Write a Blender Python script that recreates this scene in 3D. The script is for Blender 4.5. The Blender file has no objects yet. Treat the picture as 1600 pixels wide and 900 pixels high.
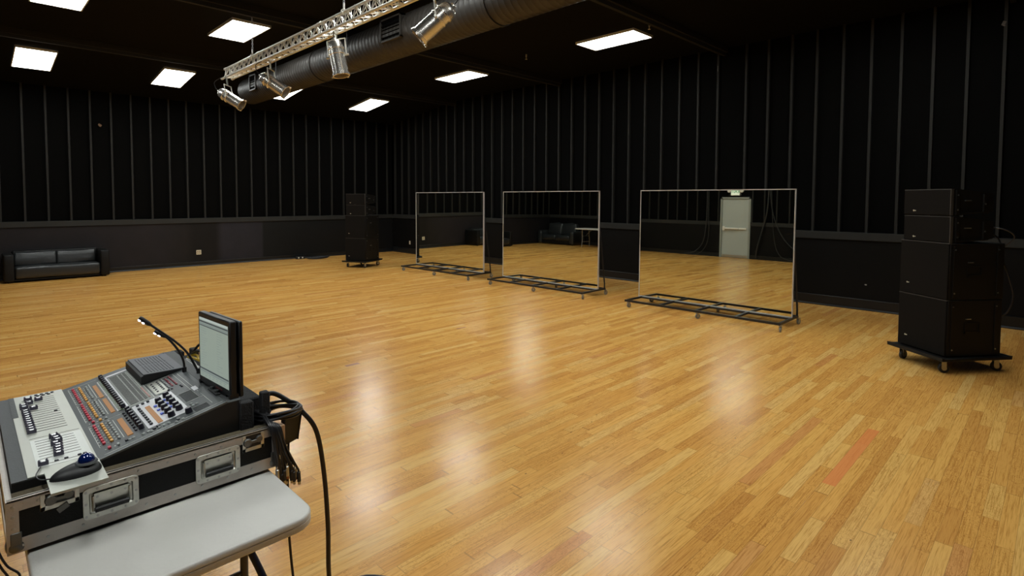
import bpy, bmesh, math, random
from mathutils import Vector, Matrix
random.seed(7)
C = bpy.context.scene.collection
SC = bpy.context.scene
PI = math.pi

# ------------------------------------------------------------------ camera, world, exposure
def setup_camera():
    f, py, pitch, roll, yaw = 862.65, 349.6, 0.0451, -0.0032, 0.7852
    cd = bpy.data.cameras.new('camera'); co = bpy.data.objects.new('camera', cd); C.objects.link(co)
    fw = Vector((math.sin(yaw)*math.cos(pitch), math.cos(yaw)*math.cos(pitch), -math.sin(pitch)))
    r = Vector((math.cos(yaw), -math.sin(yaw), 0)); u = r.cross(fw)
    # image roll: x' = x cos - y sin, y' = x sin + y cos
    cr, sr = math.cos(roll), math.sin(roll)
    r2 = r*cr - u*sr; u2 = r*sr + u*cr
    m = Matrix((( r2.x, u2.x, -fw.x, -10.436), (r2.y, u2.y, -fw.y, -16.199), (r2.z, u2.z, -fw.z, 1.8), (0, 0, 0, 1)))
    co.matrix_world = m
    cd.sensor_width = 36; cd.lens = f/1600*36
    cd.shift_x = 0; cd.shift_y = -(450-py)/1600
    cd.clip_start = 0.02; cd.clip_end = 200
    SC.camera = co
setup_camera()
w = bpy.data.worlds.new('world'); SC.world = w; w.use_nodes = True
w.node_tree.nodes['Background'].inputs[0].default_value = (0.8, 0.9, 1.0, 1)
w.node_tree.nodes['Background'].inputs[1].default_value = 0.0
SC.view_settings.view_transform = 'Standard'; SC.view_settings.look = 'None'
SC.view_settings.gamma = 1; SC.view_settings.use_curve_mapping = False
SC.view_settings.exposure = 0.10
PANEL_STRENGTH = 21.0

# ------------------------------------------------------------------ materials
def srgb(r, g, b):
    f = lambda c: (c/255/12.92) if c/255 <= 0.04045 else ((c/255+0.055)/1.055)**2.4
    return (f(r), f(g), f(b), 1)
MATS = {}
def mat(name, col, rough=0.5, metal=0.0, bump=0.0, bscale=60.0, var=0.0, vscale=8.0, spec=0.5, coat=0.0, stretch=None):
    if name in MATS: return MATS[name]
    m = bpy.data.materials.new(name); m.use_nodes = True
    nt = m.node_tree; b = nt.nodes['Principled BSDF']
    b.inputs['Base Color'].default_value = col if len(col) == 4 else (*col, 1)
    b.inputs['Roughness'].default_value = rough; b.inputs['Metallic'].default_value = metal
    b.inputs['Specular IOR Level'].default_value = spec
    b.inputs['Coat Weight'].default_value = coat; b.inputs['Coat Roughness'].default_value = 0.1
    tc = nt.nodes.new('ShaderNodeTexCoord'); src = tc.outputs['Object']
    if stretch:
        mp = nt.nodes.new('ShaderNodeMapping'); mp.inputs['Scale'].default_value = stretch
        nt.links.new(src, mp.inputs['Vector']); src = mp.outputs['Vector']
    if var:
        n = nt.nodes.new('ShaderNodeTexNoise'); n.inputs['Scale'].default_value = vscale; n.inputs['Detail'].default_value = 4
        nt.links.new(src, n.inputs['Vector'])
        mx = nt.nodes.new('ShaderNodeMix'); mx.data_type = 'RGBA'
        c = b.inputs['Base Color'].default_value
        mx.inputs[6].default_value = (c[0]*(1-var), c[1]*(1-var), c[2]*(1-var), 1)
        mx.inputs[7].default_value = (min(1, c[0]*(1+var)), min(1, c[1]*(1+var)), min(1, c[2]*(1+var)), 1)
        nt.links.new(n.outputs['Fac'], mx.inputs[0]); nt.links.new(mx.outputs[2], b.inputs['Base Color'])
    if bump:
        n2 = nt.nodes.new('ShaderNodeTexNoise'); n2.inputs['Scale'].default_value = bscale; n2.inputs['Detail'].default_value = 3
        nt.links.new(src, n2.inputs['Vector'])
        bp = nt.nodes.new('ShaderNodeBump'); bp.inputs['Strength'].default_value = bump; bp.inputs['Distance'].default_value = 0.01
        nt.links.new(n2.outputs['Fac'], bp.inputs['Height']); nt.links.new(bp.outputs['Normal'], b.inputs['Normal'])
    MATS[name] = m; return m
def emat(name, col, strength):
    m = bpy.data.materials.new(name); m.use_nodes = True
    nt = m.node_tree; b = nt.nodes['Principled BSDF']
    b.inputs['Base Color'].default_value = (*[min(1, c*0.25) for c in col[:3]], 1)
    b.inputs['Emission Color'].default_value = (*col[:3], 1); b.inputs['Emission Strength'].default_value = strength
    MATS[name] = m; return m

class N:   # tiny node helper
    def __init__(s, m): s.t = m.node_tree
    def math(s, op, a, b=None, c=None):
        n = s.t.nodes.new('ShaderNodeMath'); n.operation = op
        for i, v in enumerate((a, b, c)):
            if v is None: continue
            if isinstance(v, (int, float)): n.inputs[i].default_value = v
            else: s.t.links.new(v, n.inputs[i])
        return n.outputs[0]
    def comb(s, x, y, z=0.0):
        n = s.t.nodes.new('ShaderNodeCombineXYZ')
        for i, v in enumerate((x, y, z)):
            if isinstance(v, (int, float)): n.inputs[i].default_value = v
            else: s.t.links.new(v, n.inputs[i])
        return n.outputs[0]
    def white(s, v, dim='3D'):
        n = s.t.nodes.new('ShaderNodeTexWhiteNoise'); n.noise_dimensions = dim
        s.t.links.new(v, n.inputs['Vector']); return n.outputs['Value']
    def noise(s, v, scale, detail=3, dist=0.0, rough=0.5):
        n = s.t.nodes.new('ShaderNodeTexNoise'); n.inputs['Scale'].default_value = scale
        n.inputs['Detail'].default_value = detail; n.inputs['Distortion'].default_value = dist; n.inputs['Roughness'].default_value = rough
        s.t.links.new(v, n.inputs['Vector']); return n.outputs['Fac']
    def ramp(s, fac, stops, interp='LINEAR'):
        n = s.t.nodes.new('ShaderNodeValToRGB'); cr = n.color_ramp; cr.interpolation = interp
        while len(cr.elements) < len(stops): cr.elements.new(0.5)
        for e, (p, c) in zip(cr.elements, stops): e.position = p; e.color = c if len(c) == 4 else (*c, 1)
        s.t.links.new(fac, n.inputs[0]); return n.outputs[0]
    def mix(s, fac, a, b, mode='MIX'):
        n = s.t.nodes.new('ShaderNodeMix'); n.data_type = 'RGBA'; n.blend_type = mode
        for i, v in ((0, fac), (6, a), (7, b)):
            if isinstance(v, (int, float)): n.inputs[i].default_value = v
            elif isinstance(v, tuple): n.inputs[i].default_value = v if len(v) == 4 else (*v, 1)
            else: s.t.links.new(v, n.inputs[i])
        return n.outputs[2]

def floor_material():
    m = bpy.data.materials.new('oak_strip_floor'); m.use_nodes = True
    nt = m.node_tree; b = nt.nodes['Principled BSDF']; n = N(m); L = nt.links
    tc = nt.nodes.new('ShaderNodeTexCoord'); sp = nt.nodes.new('ShaderNodeSeparateXYZ'); L.new(tc.outputs['Object'], sp.inputs[0])
    X, Y = sp.outputs[0], sp.outputs[1]
    W = 0.0762
    yr = n.math('DIVIDE', Y, W); row = n.math('FLOOR', yr); fy = n.math('FRACT', yr)
    r1 = n.white(n.comb(row, 3.3, 1.0)); r2 = n.white(n.comb(row, 9.7, 4.0))
    ln = n.math('MULTIPLY_ADD', r2, 0.55, 0.65)
    xw = n.math('ADD', n.math('DIVIDE', X, ln), n.math('MULTIPLY', r1, 17.0))
    # jitter the joints so the boards of one row differ in length
    xj = n.math('ADD', xw, n.math('MULTIPLY', n.math('SINE', n.math('MULTIPLY', xw, 2.3)), 0.28))
    idx = n.math('FLOOR', xj); fx = n.math('FRACT', xj)
    pid = n.white(n.comb(row, idx, 7.0)); pid2 = n.white(n.comb(row, idx, 21.0))
    base = n.ramp(pid, [(0.0, srgb(207, 153, 80)), (0.12, srgb(216, 163, 85)), (0.4, srgb(224, 172, 92)), (0.7, srgb(228, 179, 98)), (0.9, srgb(230, 186, 108)), (0.98, srgb(232, 192, 118)), (1.0, srgb(212, 154, 88))])
    # grain, stretched along the boards and shifted board by board
    off = n.math('MULTIPLY', pid, 53.0)
    gv = n.comb(n.math('ADD', n.math('MULTIPLY', X, 1.6), off), n.math('MULTIPLY', Y, 42.0), off)
    g1 = n.noise(gv, 3.0, 5, 0.4, 0.65)
    gm = n.ramp(g1, [(0.0, (0.42, 0.31, 0.20)), (0.38, (0.74, 0.65, 0.52)), (0.50, (1, 1, 1)), (1.0, (1.06, 1.05, 1.02))])
    col = n.mix(0.9, base, gm, 'MULTIPLY')
    fine = n.noise(n.comb(n.math('ADD', n.math('MULTIPLY', X, 5.0), off), n.math('MULTIPLY', Y, 210.0), off), 1.6, 3)
    col = n.mix(0.55, col, n.ramp(fine, [(0.30, (0.72, 0.64, 0.52)), (0.5, (1, 1, 1)), (1.0, (1.03, 1.03, 1.02))]), 'MULTIPLY')
    # cathedral grain on some boards
    cv = n.comb(n.math('ADD', n.math('MULTIPLY', X, 7.0), off), n.math('MULTIPLY', n.math('ABSOLUTE', n.math('SUBTRACT', fy, 0.5)), 2.2), off)
    cn = n.noise(cv, 1.0, 3, 0.8)
    ring = n.math('FRACT', n.math('MULTIPLY', cn, 13.0))
    rm = n.ramp(ring, [(0.0, (0.40, 0.28, 0.18)), (0.12, (0.68, 0.57, 0.42)), (0.3, (1, 1, 1)), (1.0, (1, 1, 1))])
    sel = n.math('MULTIPLY', n.math('GREATER_THAN', pid2, 0.5), 0.62)
    col = n.mix(sel, col, rm, 'MULTIPLY')
    # broad wear and warm finish variation
    big = n.noise(n.comb(X, Y, 0.0), 0.35, 3)
    col = n.mix(n.math('MULTIPLY', big, 0.30), col, srgb(240, 180, 90), 'MULTIPLY')
    # scuffs and dents
    sc = n.noise(n.comb(n.math('MULTIPLY', X, 1.2), n.math('MULTIPLY', Y, 3.0), 5.0), 9.0, 6, 1.5, 0.7)
    scm = n.ramp(sc, [(0.0, (1, 1, 1)), (0.62, (1, 1, 1)), (0.68, (0.8, 0.72, 0.62)), (0.78, (0.5, 0.42, 0.34))])
    col = n.mix(0.8, col, scm, 'MULTIPLY')
    dt = nt.nodes.new('ShaderNodeTexVoronoi'); dt.inputs['Scale'].default_value = 3.1
    L.new(n.comb(X, n.math('MULTIPLY', Y, 1.7), 0.0), dt.inputs['Vector'])
    dm = n.math('MULTIPLY', n.math('LESS_THAN', dt.outputs['Distance'], 0.030), 0.7)
    col = n.mix(dm, col, srgb(80, 52, 40))
    # joints
    ey = n.math('MINIMUM', fy, n.math('SUBTRACT', 1.0, fy)); gy = n.math('LESS_THAN', ey, 0.013)
    ex = n.math('MULTIPLY', n.math('MINIMUM', fx, n.math('SUBTRACT', 1.0, fx)), ln); gx = n.math('LESS_THAN', ex, 0.0022)
    gap = n.math('MAXIMUM', gy, gx)
    gapn = n.math('MULTIPLY', gap, n.math('MULTIPLY_ADD', n.noise(n.comb(X, Y, 2.0), 2.5, 2), 0.7, 0.1))
    col = n.mix(gapn, col, srgb(92, 58, 28))
    # the one reddish board, and two faded purple tape marks
    def box(x0, x1, y0, y1):
        a = n.math('MULTIPLY', n.math('GREATER_THAN', X, x0), n.math('LESS_THAN', X, x1))
        c = n.math('MULTIPLY', n.math('GREATER_THAN', Y, y0), n.math('LESS_THAN', Y, y1))
        return n.math('MULTIPLY', a, c)
    r0 = math.floor(-15.205/W)*W
    col = n.mix(n.math('MULTIPLY', box(-6.6, -5.42, r0, r0+W), 0.75), col, srgb(222, 128, 72))
    col = n.mix(n.math('MULTIPLY', box(-7.56, -7.40, -10.83, -10.77), 0.7), col, srgb(150, 98, 92))
    col = n.mix(n.math('MULTIPLY', box(-5.63, -5.47, -10.335, -10.295), 0.7), col, srgb(158, 104, 92))
    L.new(col, b.inputs['Base Color'])
    ro = n.math('MULTIPLY_ADD', n.noise(n.comb(X, n.math('MULTIPLY', Y, 3.0), 1.0), 1.1, 4), 0.12, 0.15)
    ro = n.math('ADD', ro, n.math('MULTIPLY', pid, 0.04))
    L.new(ro, b.inputs['Roughness'])
    b.inputs['Specular IOR Level'].default_value = 0.34
    h = n.math('ADD', n.math('MULTIPLY', gap, -1.0), n.math('MULTIPLY', n.noise(n.comb(n.math('MULTIPLY', X, 2.0), n.math('MULTIPLY', Y, 14.0), off), 1.0, 3), 0.9))
    bp = nt.nodes.new('ShaderNodeBump'); bp.inputs['Strength'].default_value = 0.16; bp.inputs['Distance'].default_value = 0.004
    L.new(h, bp.inputs['Height']); L.new(bp.outputs['Normal'], b.inputs['Normal'])
    return m

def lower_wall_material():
    # black paint; sheen of the far left wall's satin patches put in as lighter colour
    m = bpy.data.materials.new('sheen_patched_black_paint'); m.use_nodes = True
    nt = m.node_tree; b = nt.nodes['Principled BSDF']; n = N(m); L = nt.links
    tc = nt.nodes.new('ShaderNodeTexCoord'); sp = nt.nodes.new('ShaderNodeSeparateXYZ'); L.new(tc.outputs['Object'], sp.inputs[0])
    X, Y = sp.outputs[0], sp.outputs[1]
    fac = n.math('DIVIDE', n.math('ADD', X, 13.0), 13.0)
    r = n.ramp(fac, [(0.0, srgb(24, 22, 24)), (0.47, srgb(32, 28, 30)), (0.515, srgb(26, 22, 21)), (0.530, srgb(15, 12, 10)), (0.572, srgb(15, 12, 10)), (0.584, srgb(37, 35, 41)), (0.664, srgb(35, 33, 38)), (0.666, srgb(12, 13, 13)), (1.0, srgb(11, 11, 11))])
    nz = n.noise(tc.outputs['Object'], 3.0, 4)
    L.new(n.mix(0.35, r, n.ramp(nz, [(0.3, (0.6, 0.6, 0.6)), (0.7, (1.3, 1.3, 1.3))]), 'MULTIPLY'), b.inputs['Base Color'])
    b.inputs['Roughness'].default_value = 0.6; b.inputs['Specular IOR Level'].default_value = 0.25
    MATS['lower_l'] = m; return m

M_FLOOR = floor_material()
M_WALL = mat('matte_black_infill', (0.0022, 0.0021, 0.0019), 0.9, var=0.3, vscale=2.0, spec=0.05)
M_STUD = mat('dark_painted_stud', (0.014, 0.0132, 0.0112), 0.75, var=0.25, vscale=3.0, spec=0.3)
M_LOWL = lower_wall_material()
M_LOWR = mat('black_lower_paint', (0.0030, 0.0027, 0.0024), 0.6, var=0.3, vscale=1.5, spec=0.15)
M_RAIL = mat('dark_grey_rail', (0.020, 0.020, 0.018), 0.6, var=0.25, vscale=5.0, spec=0.3)
M_BASE = mat('satin_black_baseboard', (0.006, 0.0075, 0.009), 0.33, var=0.3, vscale=5.0, spec=0.5)
M_CEIL = mat('black_ceiling', (0.004, 0.0038, 0.0034), 0.9, var=0.3, vscale=1.0, spec=0.1)
M_BEAM = mat('dark_beam_paint', (0.006, 0.006, 0.0052), 0.8, var=0.3, vscale=3.0)
M_PANEL = emat('lamp_diffuser', (0.96, 1.0, 0.97), PANEL_STRENGTH)
M_LFRAME = mat('white_lamp_frame', (0.6, 0.6, 0.58), 0.4, var=0.05)
M_ALU = mat('brushed_aluminium', (0.62, 0.60, 0.56), 0.38, 1.0, var=0.12, vscale=20, bump=0.05, bscale=200)
M_TRUSS = mat('truss_aluminium', (0.78, 0.76, 0.70), 0.42, 0.75, var=0.1, vscale=15)
M_CHROME = mat('polished_chrome', (0.80, 0.77, 0.72), 0.26, 0.85, bump=0.08, bscale=30)
M_STEEL = mat('dull_steel', (0.45, 0.45, 0.44), 0.35, 1.0, var=0.15, vscale=30)
M_STEELD = mat('tarnished_steel', (0.16, 0.16, 0.15), 0.4, 0.8, var=0.3, vscale=40)
M_DUCT = mat('black_painted_duct', (0.026, 0.022, 0.018), 0.5, 0.2, var=0.25, vscale=4, spec=0.4)
M_VOID = mat('dark_void', (0.002, 0.002, 0.002), 0.9, spec=0.05, var=0.2)
M_MIRROR = mat('mirror_silver', (0.74, 0.76, 0.68), 0.012, 1.0, var=0.015, vscale=0.8)
M_MFRAME = mat('mirror_frame_metal', (0.70, 0.68, 0.66), 0.35, 0.35, var=0.08, vscale=10)
M_BLKSTEEL = mat('black_steel_tube', (0.018, 0.018, 0.019), 0.35, 0.2, var=0.3, vscale=12)
M_RUBBER = mat('grey_caster_tread', (0.22, 0.22, 0.21), 0.5, var=0.2, vscale=20)
M_BLKRUB = mat('black_rubber', (0.012, 0.012, 0.013), 0.5, var=0.2, vscale=20)
M_SPK = mat('black_speaker_paint', (0.0040, 0.0036, 0.0032), 0.55, bump=0.3, bscale=400, var=0.15, vscale=5, spec=0.3)
M_GRILLE = mat('black_foam_grille', (0.0062, 0.0050, 0.0040), 0.85, bump=0.4, bscale=500, var=0.15, vscale=3, spec=0.12)
M_EDGE = mat('worn_grille_edge', (0.045, 0.04, 0.034), 0.5, var=0.3, vscale=10)
M_BADGE = mat('pale_badge', (0.6, 0.55, 0.42), 0.4, var=0.1)
M_LEATHER = mat('black_leather', (0.018, 0.020, 0.021), 0.33, bump=0.35, bscale=14, var=0.2, vscale=3, spec=0.6)
M_LEATHERD = mat('black_vinyl_side', (0.0055, 0.0055, 0.0052), 0.5, bump=0.2, bscale=30, var=0.2, spec=0.25)
M_TABLE = mat('white_table_plastic', (0.60, 0.585, 0.55), 0.42, var=0.1, vscale=5, bump=0.12, bscale=90)
M_TABLEG = mat('grey_powder_steel', (0.05, 0.05, 0.055), 0.4, 0.3, var=0.15)
M_LAM = mat('black_case_laminate', (0.006, 0.006, 0.006), 0.5, bump=0.25, bscale=300, var=0.2, spec=0.25)
M_CASEALU = mat('worn_case_aluminium', (0.52, 0.48, 0.44), 0.42, 0.65, var=0.22, vscale=14, bump=0.08, bscale=80)
M_ZINC = mat('zinc_case_hardware', (0.60, 0.60, 0.55), 0.3, 0.85, var=0.2, vscale=40, bump=0.12, bscale=60)
M_FOAM = mat('olive_case_foam', (0.095, 0.075, 0.045), 0.9, var=0.2, vscale=40, bump=0.3, bscale=200)
M_BFOAM = mat('black_foam', (0.010, 0.010, 0.011), 0.85, var=0.25, vscale=20, bump=0.4, bscale=150)
M_CONS = mat('console_slate', (0.075, 0.085, 0.088), 0.45, 0.1, var=0.12, vscale=8)
M_CONSD = mat('console_dark_side', (0.010, 0.011, 0.012), 0.5, var=0.2, vscale=8)
M_CONSG = mat('console_armrest', (0.075, 0.08, 0.082), 0.6, var=0.12, vscale=14, bump=0.15, bscale=200)
M_PLATE = mat('pale_fader_plate', (0.47, 0.48, 0.43), 0.4, 0.3, var=0.07, vscale=10)
M_PLATEW = mat('lighter_fader_plate', (0.58, 0.60, 0.57), 0.38, 0.3, var=0.05, vscale=10)
M_SLOT = mat('fader_slot', (0.18, 0.18, 0.16), 0.6, var=0.1)
M_PRINT = mat('white_print', (0.62, 0.64, 0.6), 0.5, var=0.05)
M_WPANEL = mat('white_console_panel', (0.70, 0.70, 0.74), 0.4, var=0.04)
M_RED = mat('red_button', (0.62, 0.05, 0.085), 0.35, var=0.1)
M_ORG = mat('amber_button', (0.80, 0.40, 0.09), 0.35, var=0.1)
M_GRY = mat('pale_grey_button', (0.36, 0.38, 0.37), 0.35, var=0.1)
M_DKB = mat('dark_button', (0.02, 0.02, 0.03), 0.35, var=0.1)
M_KNOB = mat('black_knob', (0.022, 0.020, 0.032), 0.28, var=0.2)
M_FADER = mat('fader_cap', (0.09, 0.085, 0.12), 0.3, 0.2, var=0.2)
M_FADERW = mat('fader_cap_highlight', (0.50, 0.50, 0.52), 0.25, 0.4, var=0.05)
M_LCD = emat('amber_lcd', (0.62, 0.27, 0.07), 0.33)
M_BLUEL = mat('blue_key', (0.10, 0.16, 0.75), 0.3, var=0.1)
M_LED = emat('console_lamp_led', (0.85, 0.88, 1.0), 9.0)
M_BALL = mat('blue_trackball', (0.004, 0.018, 0.13), 0.06, 0.3, coat=1.0, var=0.1)
M_CABLE = mat('black_cable', (0.012, 0.012, 0.014), 0.4, var=0.2, vscale=30)
M_CABLEB = mat('navy_black_cable', (0.012, 0.014, 0.03), 0.35, var=0.2, vscale=30)
M_YEL = mat('yellow_cable', (0.55, 0.36, 0.02), 0.4, var=0.1)
M_MONB = mat('black_monitor_plastic', (0.010, 0.010, 0.012), 0.35, var=0.1)
M_DOOR = mat('grey_door_paint', (0.42, 0.46, 0.43), 0.45, var=0.05, vscale=2)
M_DFRAME = mat('grey_door_frame', (0.28, 0.30, 0.27), 0.5, var=0.05, vscale=2)
M_WHITE = mat('white_plastic', (0.75, 0.73, 0.66), 0.4, var=0.04)
M_IVORY = mat('ivory_outlet', (0.74, 0.66, 0.48), 0.4, var=0.05)
M_TAN = mat('tan_lit_case_end', (0.55, 0.33, 0.18), 0.5, var=0.15, vscale=20)
M_GEL = mat('orange_plastic', (0.75, 0.25, 0.04), 0.5, var=0.1)

# ------------------------------------------------------------------ mesh building
class MB:
    def __init__(s): s.bm = bmesh.new(); s.mats = []
    def mi(s, m):
        if m is None: return 0
        if m not in s.mats: s.mats.append(m)
        return s.mats.index(m)
    def _xf(s, vs, c, rot, sc=None):
        M = Matrix.Translation(Vector(c)) @ (rot.to_4x4() if rot else Matrix.Identity(4))
        if sc: M = M @ Matrix.Diagonal((*sc, 1))
        bmesh.ops.transform(s.bm, matrix=M, verts=vs)
    def box(s, c, size, rot=None, bev=0.0, m=None, seg=1):
        r = bmesh.ops.create_cube(s.bm, size=1.0); vs = r['verts']
        bmesh.ops.scale(s.bm, vec=Vector(size), verts=vs)
        if bev:
            es = list({e for v in vs for e in v.link_edges})
            rr = bmesh.ops.bevel(s.bm, geom=es, offset=bev, segments=seg, affect='EDGES', profile=0.5)
            vs = list({v for f in rr['faces'] for v in f.verts} | {v for v in vs if v.is_valid})
            # include all verts connected
            st = set(vs); q = list(vs)
            while q:
                v = q.pop()
                for e in v.link_edges:
                    o = e.other_vert(v)
                    if o not in st: st.add(o); q.append(o)
            vs = list(st)
        s._xf(vs, c, rot)
        i = s.mi(m)
        for f in {f for v in vs for f in v.link_faces}: f.material_index = i
        return s
    def b2(s, p0, p1, **k):   # box from two corners
        c = [(a+b)/2 for a, b in zip(p0, p1)]; z = [abs(b-a) for a, b in zip(p0, p1)]
        return s.box(c, z, **k)
    def tube(s, pts, r, seg=8, m=None, closed=False):
        pts = [Vector(p) for p in pts]; n = len(pts); rings = []
        rs = r if isinstance(r, (list, tuple)) else [r]*n
        t0 = (pts[1]-pts[0]).normalized()
        a = Vector((0, 0, 1)) if abs(t0.z) < 0.9 else Vector((1, 0, 0))
        nrm = t0.cross(a).normalized(); i_ = s.mi(m)
        for i, p in enumerate(pts):
            if closed: t = (pts[(i+1) % n]-pts[i-1]).normalized()
            elif i == 0: t = t0
            elif i == n-1: t = (pts[-1]-pts[-2]).normalized()
            else: t = ((pts[i+1]-p).normalized()+(p-pts[i-1]).normalized()).normalized()
            nrm = (nrm - t*nrm.dot(t)).normalized(); bn = t.cross(nrm)
            rings.append([s.bm.verts.new(p+(nrm*math.cos(2*PI*k/seg)+bn*math.sin(2*PI*k/seg))*rs[i]) for k in range(seg)])
        rng = range(n if closed else n-1)
        for i in rng:
            A, B = rings[i], rings[(i+1) % n]
            for k in range(seg):
                f = s.bm.faces.new((A[k], A[(k+1) % seg], B[(k+1) % seg], B[k])); f.material_index = i_; f.smooth = True
        if not closed:
            f = s.bm.faces.new(rings[0][::-1]); f.material_index = i_
            f = s.bm.faces.new(rings[-1]); f.material_index = i_
        return s
    def lathe(s, prof, c=(0, 0, 0), rot=None, seg=24, m=None, smooth=True):
        # prof: (radius, z) list
        i_ = s.mi(m); rings = []; vs = []
        for (r, z) in prof:
            if r < 1e-6: ring = [s.bm.verts.new((0, 0, z))]
            else: ring = [s.bm.verts.new((r*math.cos(2*PI*k/seg), r*math.sin(2*PI*k/seg), z)) for k in range(seg)]
            rings.append(ring); vs += ring
        for A, B in zip(rings, rings[1:]):
            for k in range(seg):
                k2 = (k+1) % seg
                if len(A) == 1 and len(B) == 1: break
                if len(A) == 1: f = s.bm.faces.new((A[0], B[k2], B[k]))
                elif len(B) == 1: f = s.bm.faces.new((A[k], A[k2], B[0]))
                else: f = s.bm.faces.new((A[k], A[k2], B[k2], B[k]))
                f.material_index = i_; f.smooth = smooth
        s._xf(vs, c, rot); return s
    def prism(s, poly, h0, h1, axis='z', m=None, rot=None, c=(0, 0, 0)):
        # poly in the plane perpendicular to axis
        i_ = s.mi(m)
        def P(a, b, h): return {'z': (a, b, h), 'y': (a, h, b), 'x': (h, a, b)}[axis]
        A = [s.bm.verts.new(P(a, b, h0)) for a, b in poly]; B = [s.bm.verts.new(P(a, b, h1)) for a, b in poly]
        fs = [s.bm.faces.new(A[::-1]), s.bm.faces.new(B)]
        n = len(poly)
        for i in range(n): fs.append(s.bm.faces.new((A[i], A[(i+1) % n], B[(i+1) % n], B[i])))
        for f in fs: f.material_index = i_
        s._xf(A+B, c, rot); return s
def wloc(o):
    v = Vector((0, 0, 0))
    while o is not None: v += o.location; o = o.parent
    return v
def obj(name, mb, m=None, parent=None, world=False, label=None, smooth=None):
    bmesh.ops.recalc_face_normals(mb.bm, faces=mb.bm.faces)
    if world and parent is not None:
        bmesh.ops.translate(mb.bm, vec=-wloc(parent), verts=mb.bm.verts)
    me = bpy.data.meshes.new(name); mb.bm.to_mesh(me); mb.bm.free()
    for x in (mb.mats if mb.mats else [m]): me.materials.append(x)
    o = bpy.data.objects.new(name, me); C.objects.link(o)
    if parent is not None: o.parent = parent
    if label: o['label'] = label
    if smooth:
        for p in me.polygons: p.use_smooth = True
    me.set_sharp_from_angle(angle=math.radians(38))
    return o
def thing(name, label, cat, loc=(0, 0, 0), rotz=0, group=None):
    o = bpy.data.objects.new(name, None); C.objects.link(o)
    o.location = loc; o.rotation_euler = (0, 0, rotz); o['label'] = label; o['category'] = cat
    o.empty_display_size = 0.1
    if group: o['group'] = group
    return o
def tag(o, label, cat, group=None):
    o['label'] = label; o['category'] = cat
    if group: o['group'] = group
    return o
def single(name, mb, m, label, cat, base, group=None):   # a thing that is one mesh, origin at base
    bmesh.ops.translate(mb.bm, vec=-Vector(base), verts=mb.bm.verts)
    o = obj(name, mb, m); o.location = base; return tag(o, label, cat, group)
def copy_tree(o, parent=None):
    c = o.copy(); C.objects.link(c)
    if parent is not None: c.parent = parent
    for ch in list(o.children): copy_tree(ch, c)
    return c
def struct(name, mb, m=None):
    o = obj(name, mb, m); o['kind'] = 'structure'; return o
def RZ(a): return Matrix.Rotation(a, 3, 'Z')
def RX(a): return Matrix.Rotation(a, 3, 'X')
def RY(a): return Matrix.Rotation(a, 3, 'Y')
def smoothpath(pts, n=6):
    P = [Vector(p) for p in pts]; out = []
    for i in range(len(P)-1):
        p0 = P[max(i-1, 0)]; p1 = P[i]; p2 = P[i+1]; p3 = P[min(i+2, len(P)-1)]
        for k in range(n):
            t = k/n
            out.append(0.5*((2*p1)+(-p0+p2)*t+(2*p0-5*p1+4*p2-p3)*t*t+(-p0+3*p1-3*p2+p3)*t**3))
    out.append(P[-1]); return out

# ------------------------------------------------------------------ room shell
XW, YN = -13.05, -19.0      # opposite wall, wall behind the camera
RB, RT = 1.135, 1.265       # rail bottom / top
HC = 4.70
def ceilz(y): return HC if y < -3.3 else HC-0.12*(y+3.3)
mb = MB(); mb.b2((XW-0.2, YN-0.2, -0.1), (0.2, 0.2, 0)); struct('floor', mb, M_FLOOR)
mb = MB(); mb.prism([(YN-0.2, HC), (-3.3, HC), (0.2, ceilz(0.2)), (0.2, 5.0), (YN-0.2, 5.0)], XW-0.2, 0.2, axis='x'); struct('ceiling', mb, M_CEIL)

def wall(name, a, b, axis, pos, inward, studs, lowmat, door=None):
    """axis 'x': wall runs along x at y=pos; studs: list of coordinates along the wall"""
    mb = MB()
    def bb(u0, u1, d0, d1, z0, z1, m):
        p0 = pos+inward*d0; p1 = pos+inward*d1
        if axis == 'x': mb.b2((u0, p0, z0), (u1, p1, z1), m=m)
        else: mb.b2((p0, u0, z0), (p1, u1, z1), m=m)
    spans = [(a, b)]
    if door: spans = [(a, door[0]), (door[1], b)]; bb(door[0], door[1], -0.15, 0.0, door[2], RT+0.95, M_WALL)
    top = 4.72 if axis == 'y' else ceilz(pos)+0.02
    for u0, u1 in spans:
        bb(u0, u1, -0.15, 0.03, 0, 1.2, lowmat)
        bb(u0, u1, -0.15, -0.045, 1.2, top, M_WALL)
    if door: bb(door[0], door[1], -0.15, -0.045, RT+0.9, top, M_WALL)
    for s in studs:
        z0 = 1.2
        if door and door[0]-0.03 < s < door[1]+0.03: z0 = door[2]+0.05
        wd = 0.019
        bb(s-wd, s+wd, -0.05, 0.012, z0, top, M_STUD)
    return struct(name, mb)
S = 0.4064
studsL = [-(2.206+0.4010*i) for i in range(-5, 28)]
studsR = [-(4.963+0.4010*i) for i in range(-12, 17)] + [-(4.963+0.4010*(16+i)+0.542) for i in range(0, 19)]
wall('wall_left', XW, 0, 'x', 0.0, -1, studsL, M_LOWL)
wall('wall_right', YN, 0, 'y', 0.0, -1, studsR, M_LOWR)
DY = -8.05
studsB = [-(0.6+0.4010*i) for i in range(0, 46)]
wall('wall_opposite', YN, 0, 'y', XW, 1, studsB, M_LOWR, door=(DY-0.53, DY+0.53, 2.13))
wall('wall_behind', XW, 0, 'x', YN, 1, [-(0.5+0.4010*i) for i in range(0, 31)], M_LOWR)
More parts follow.
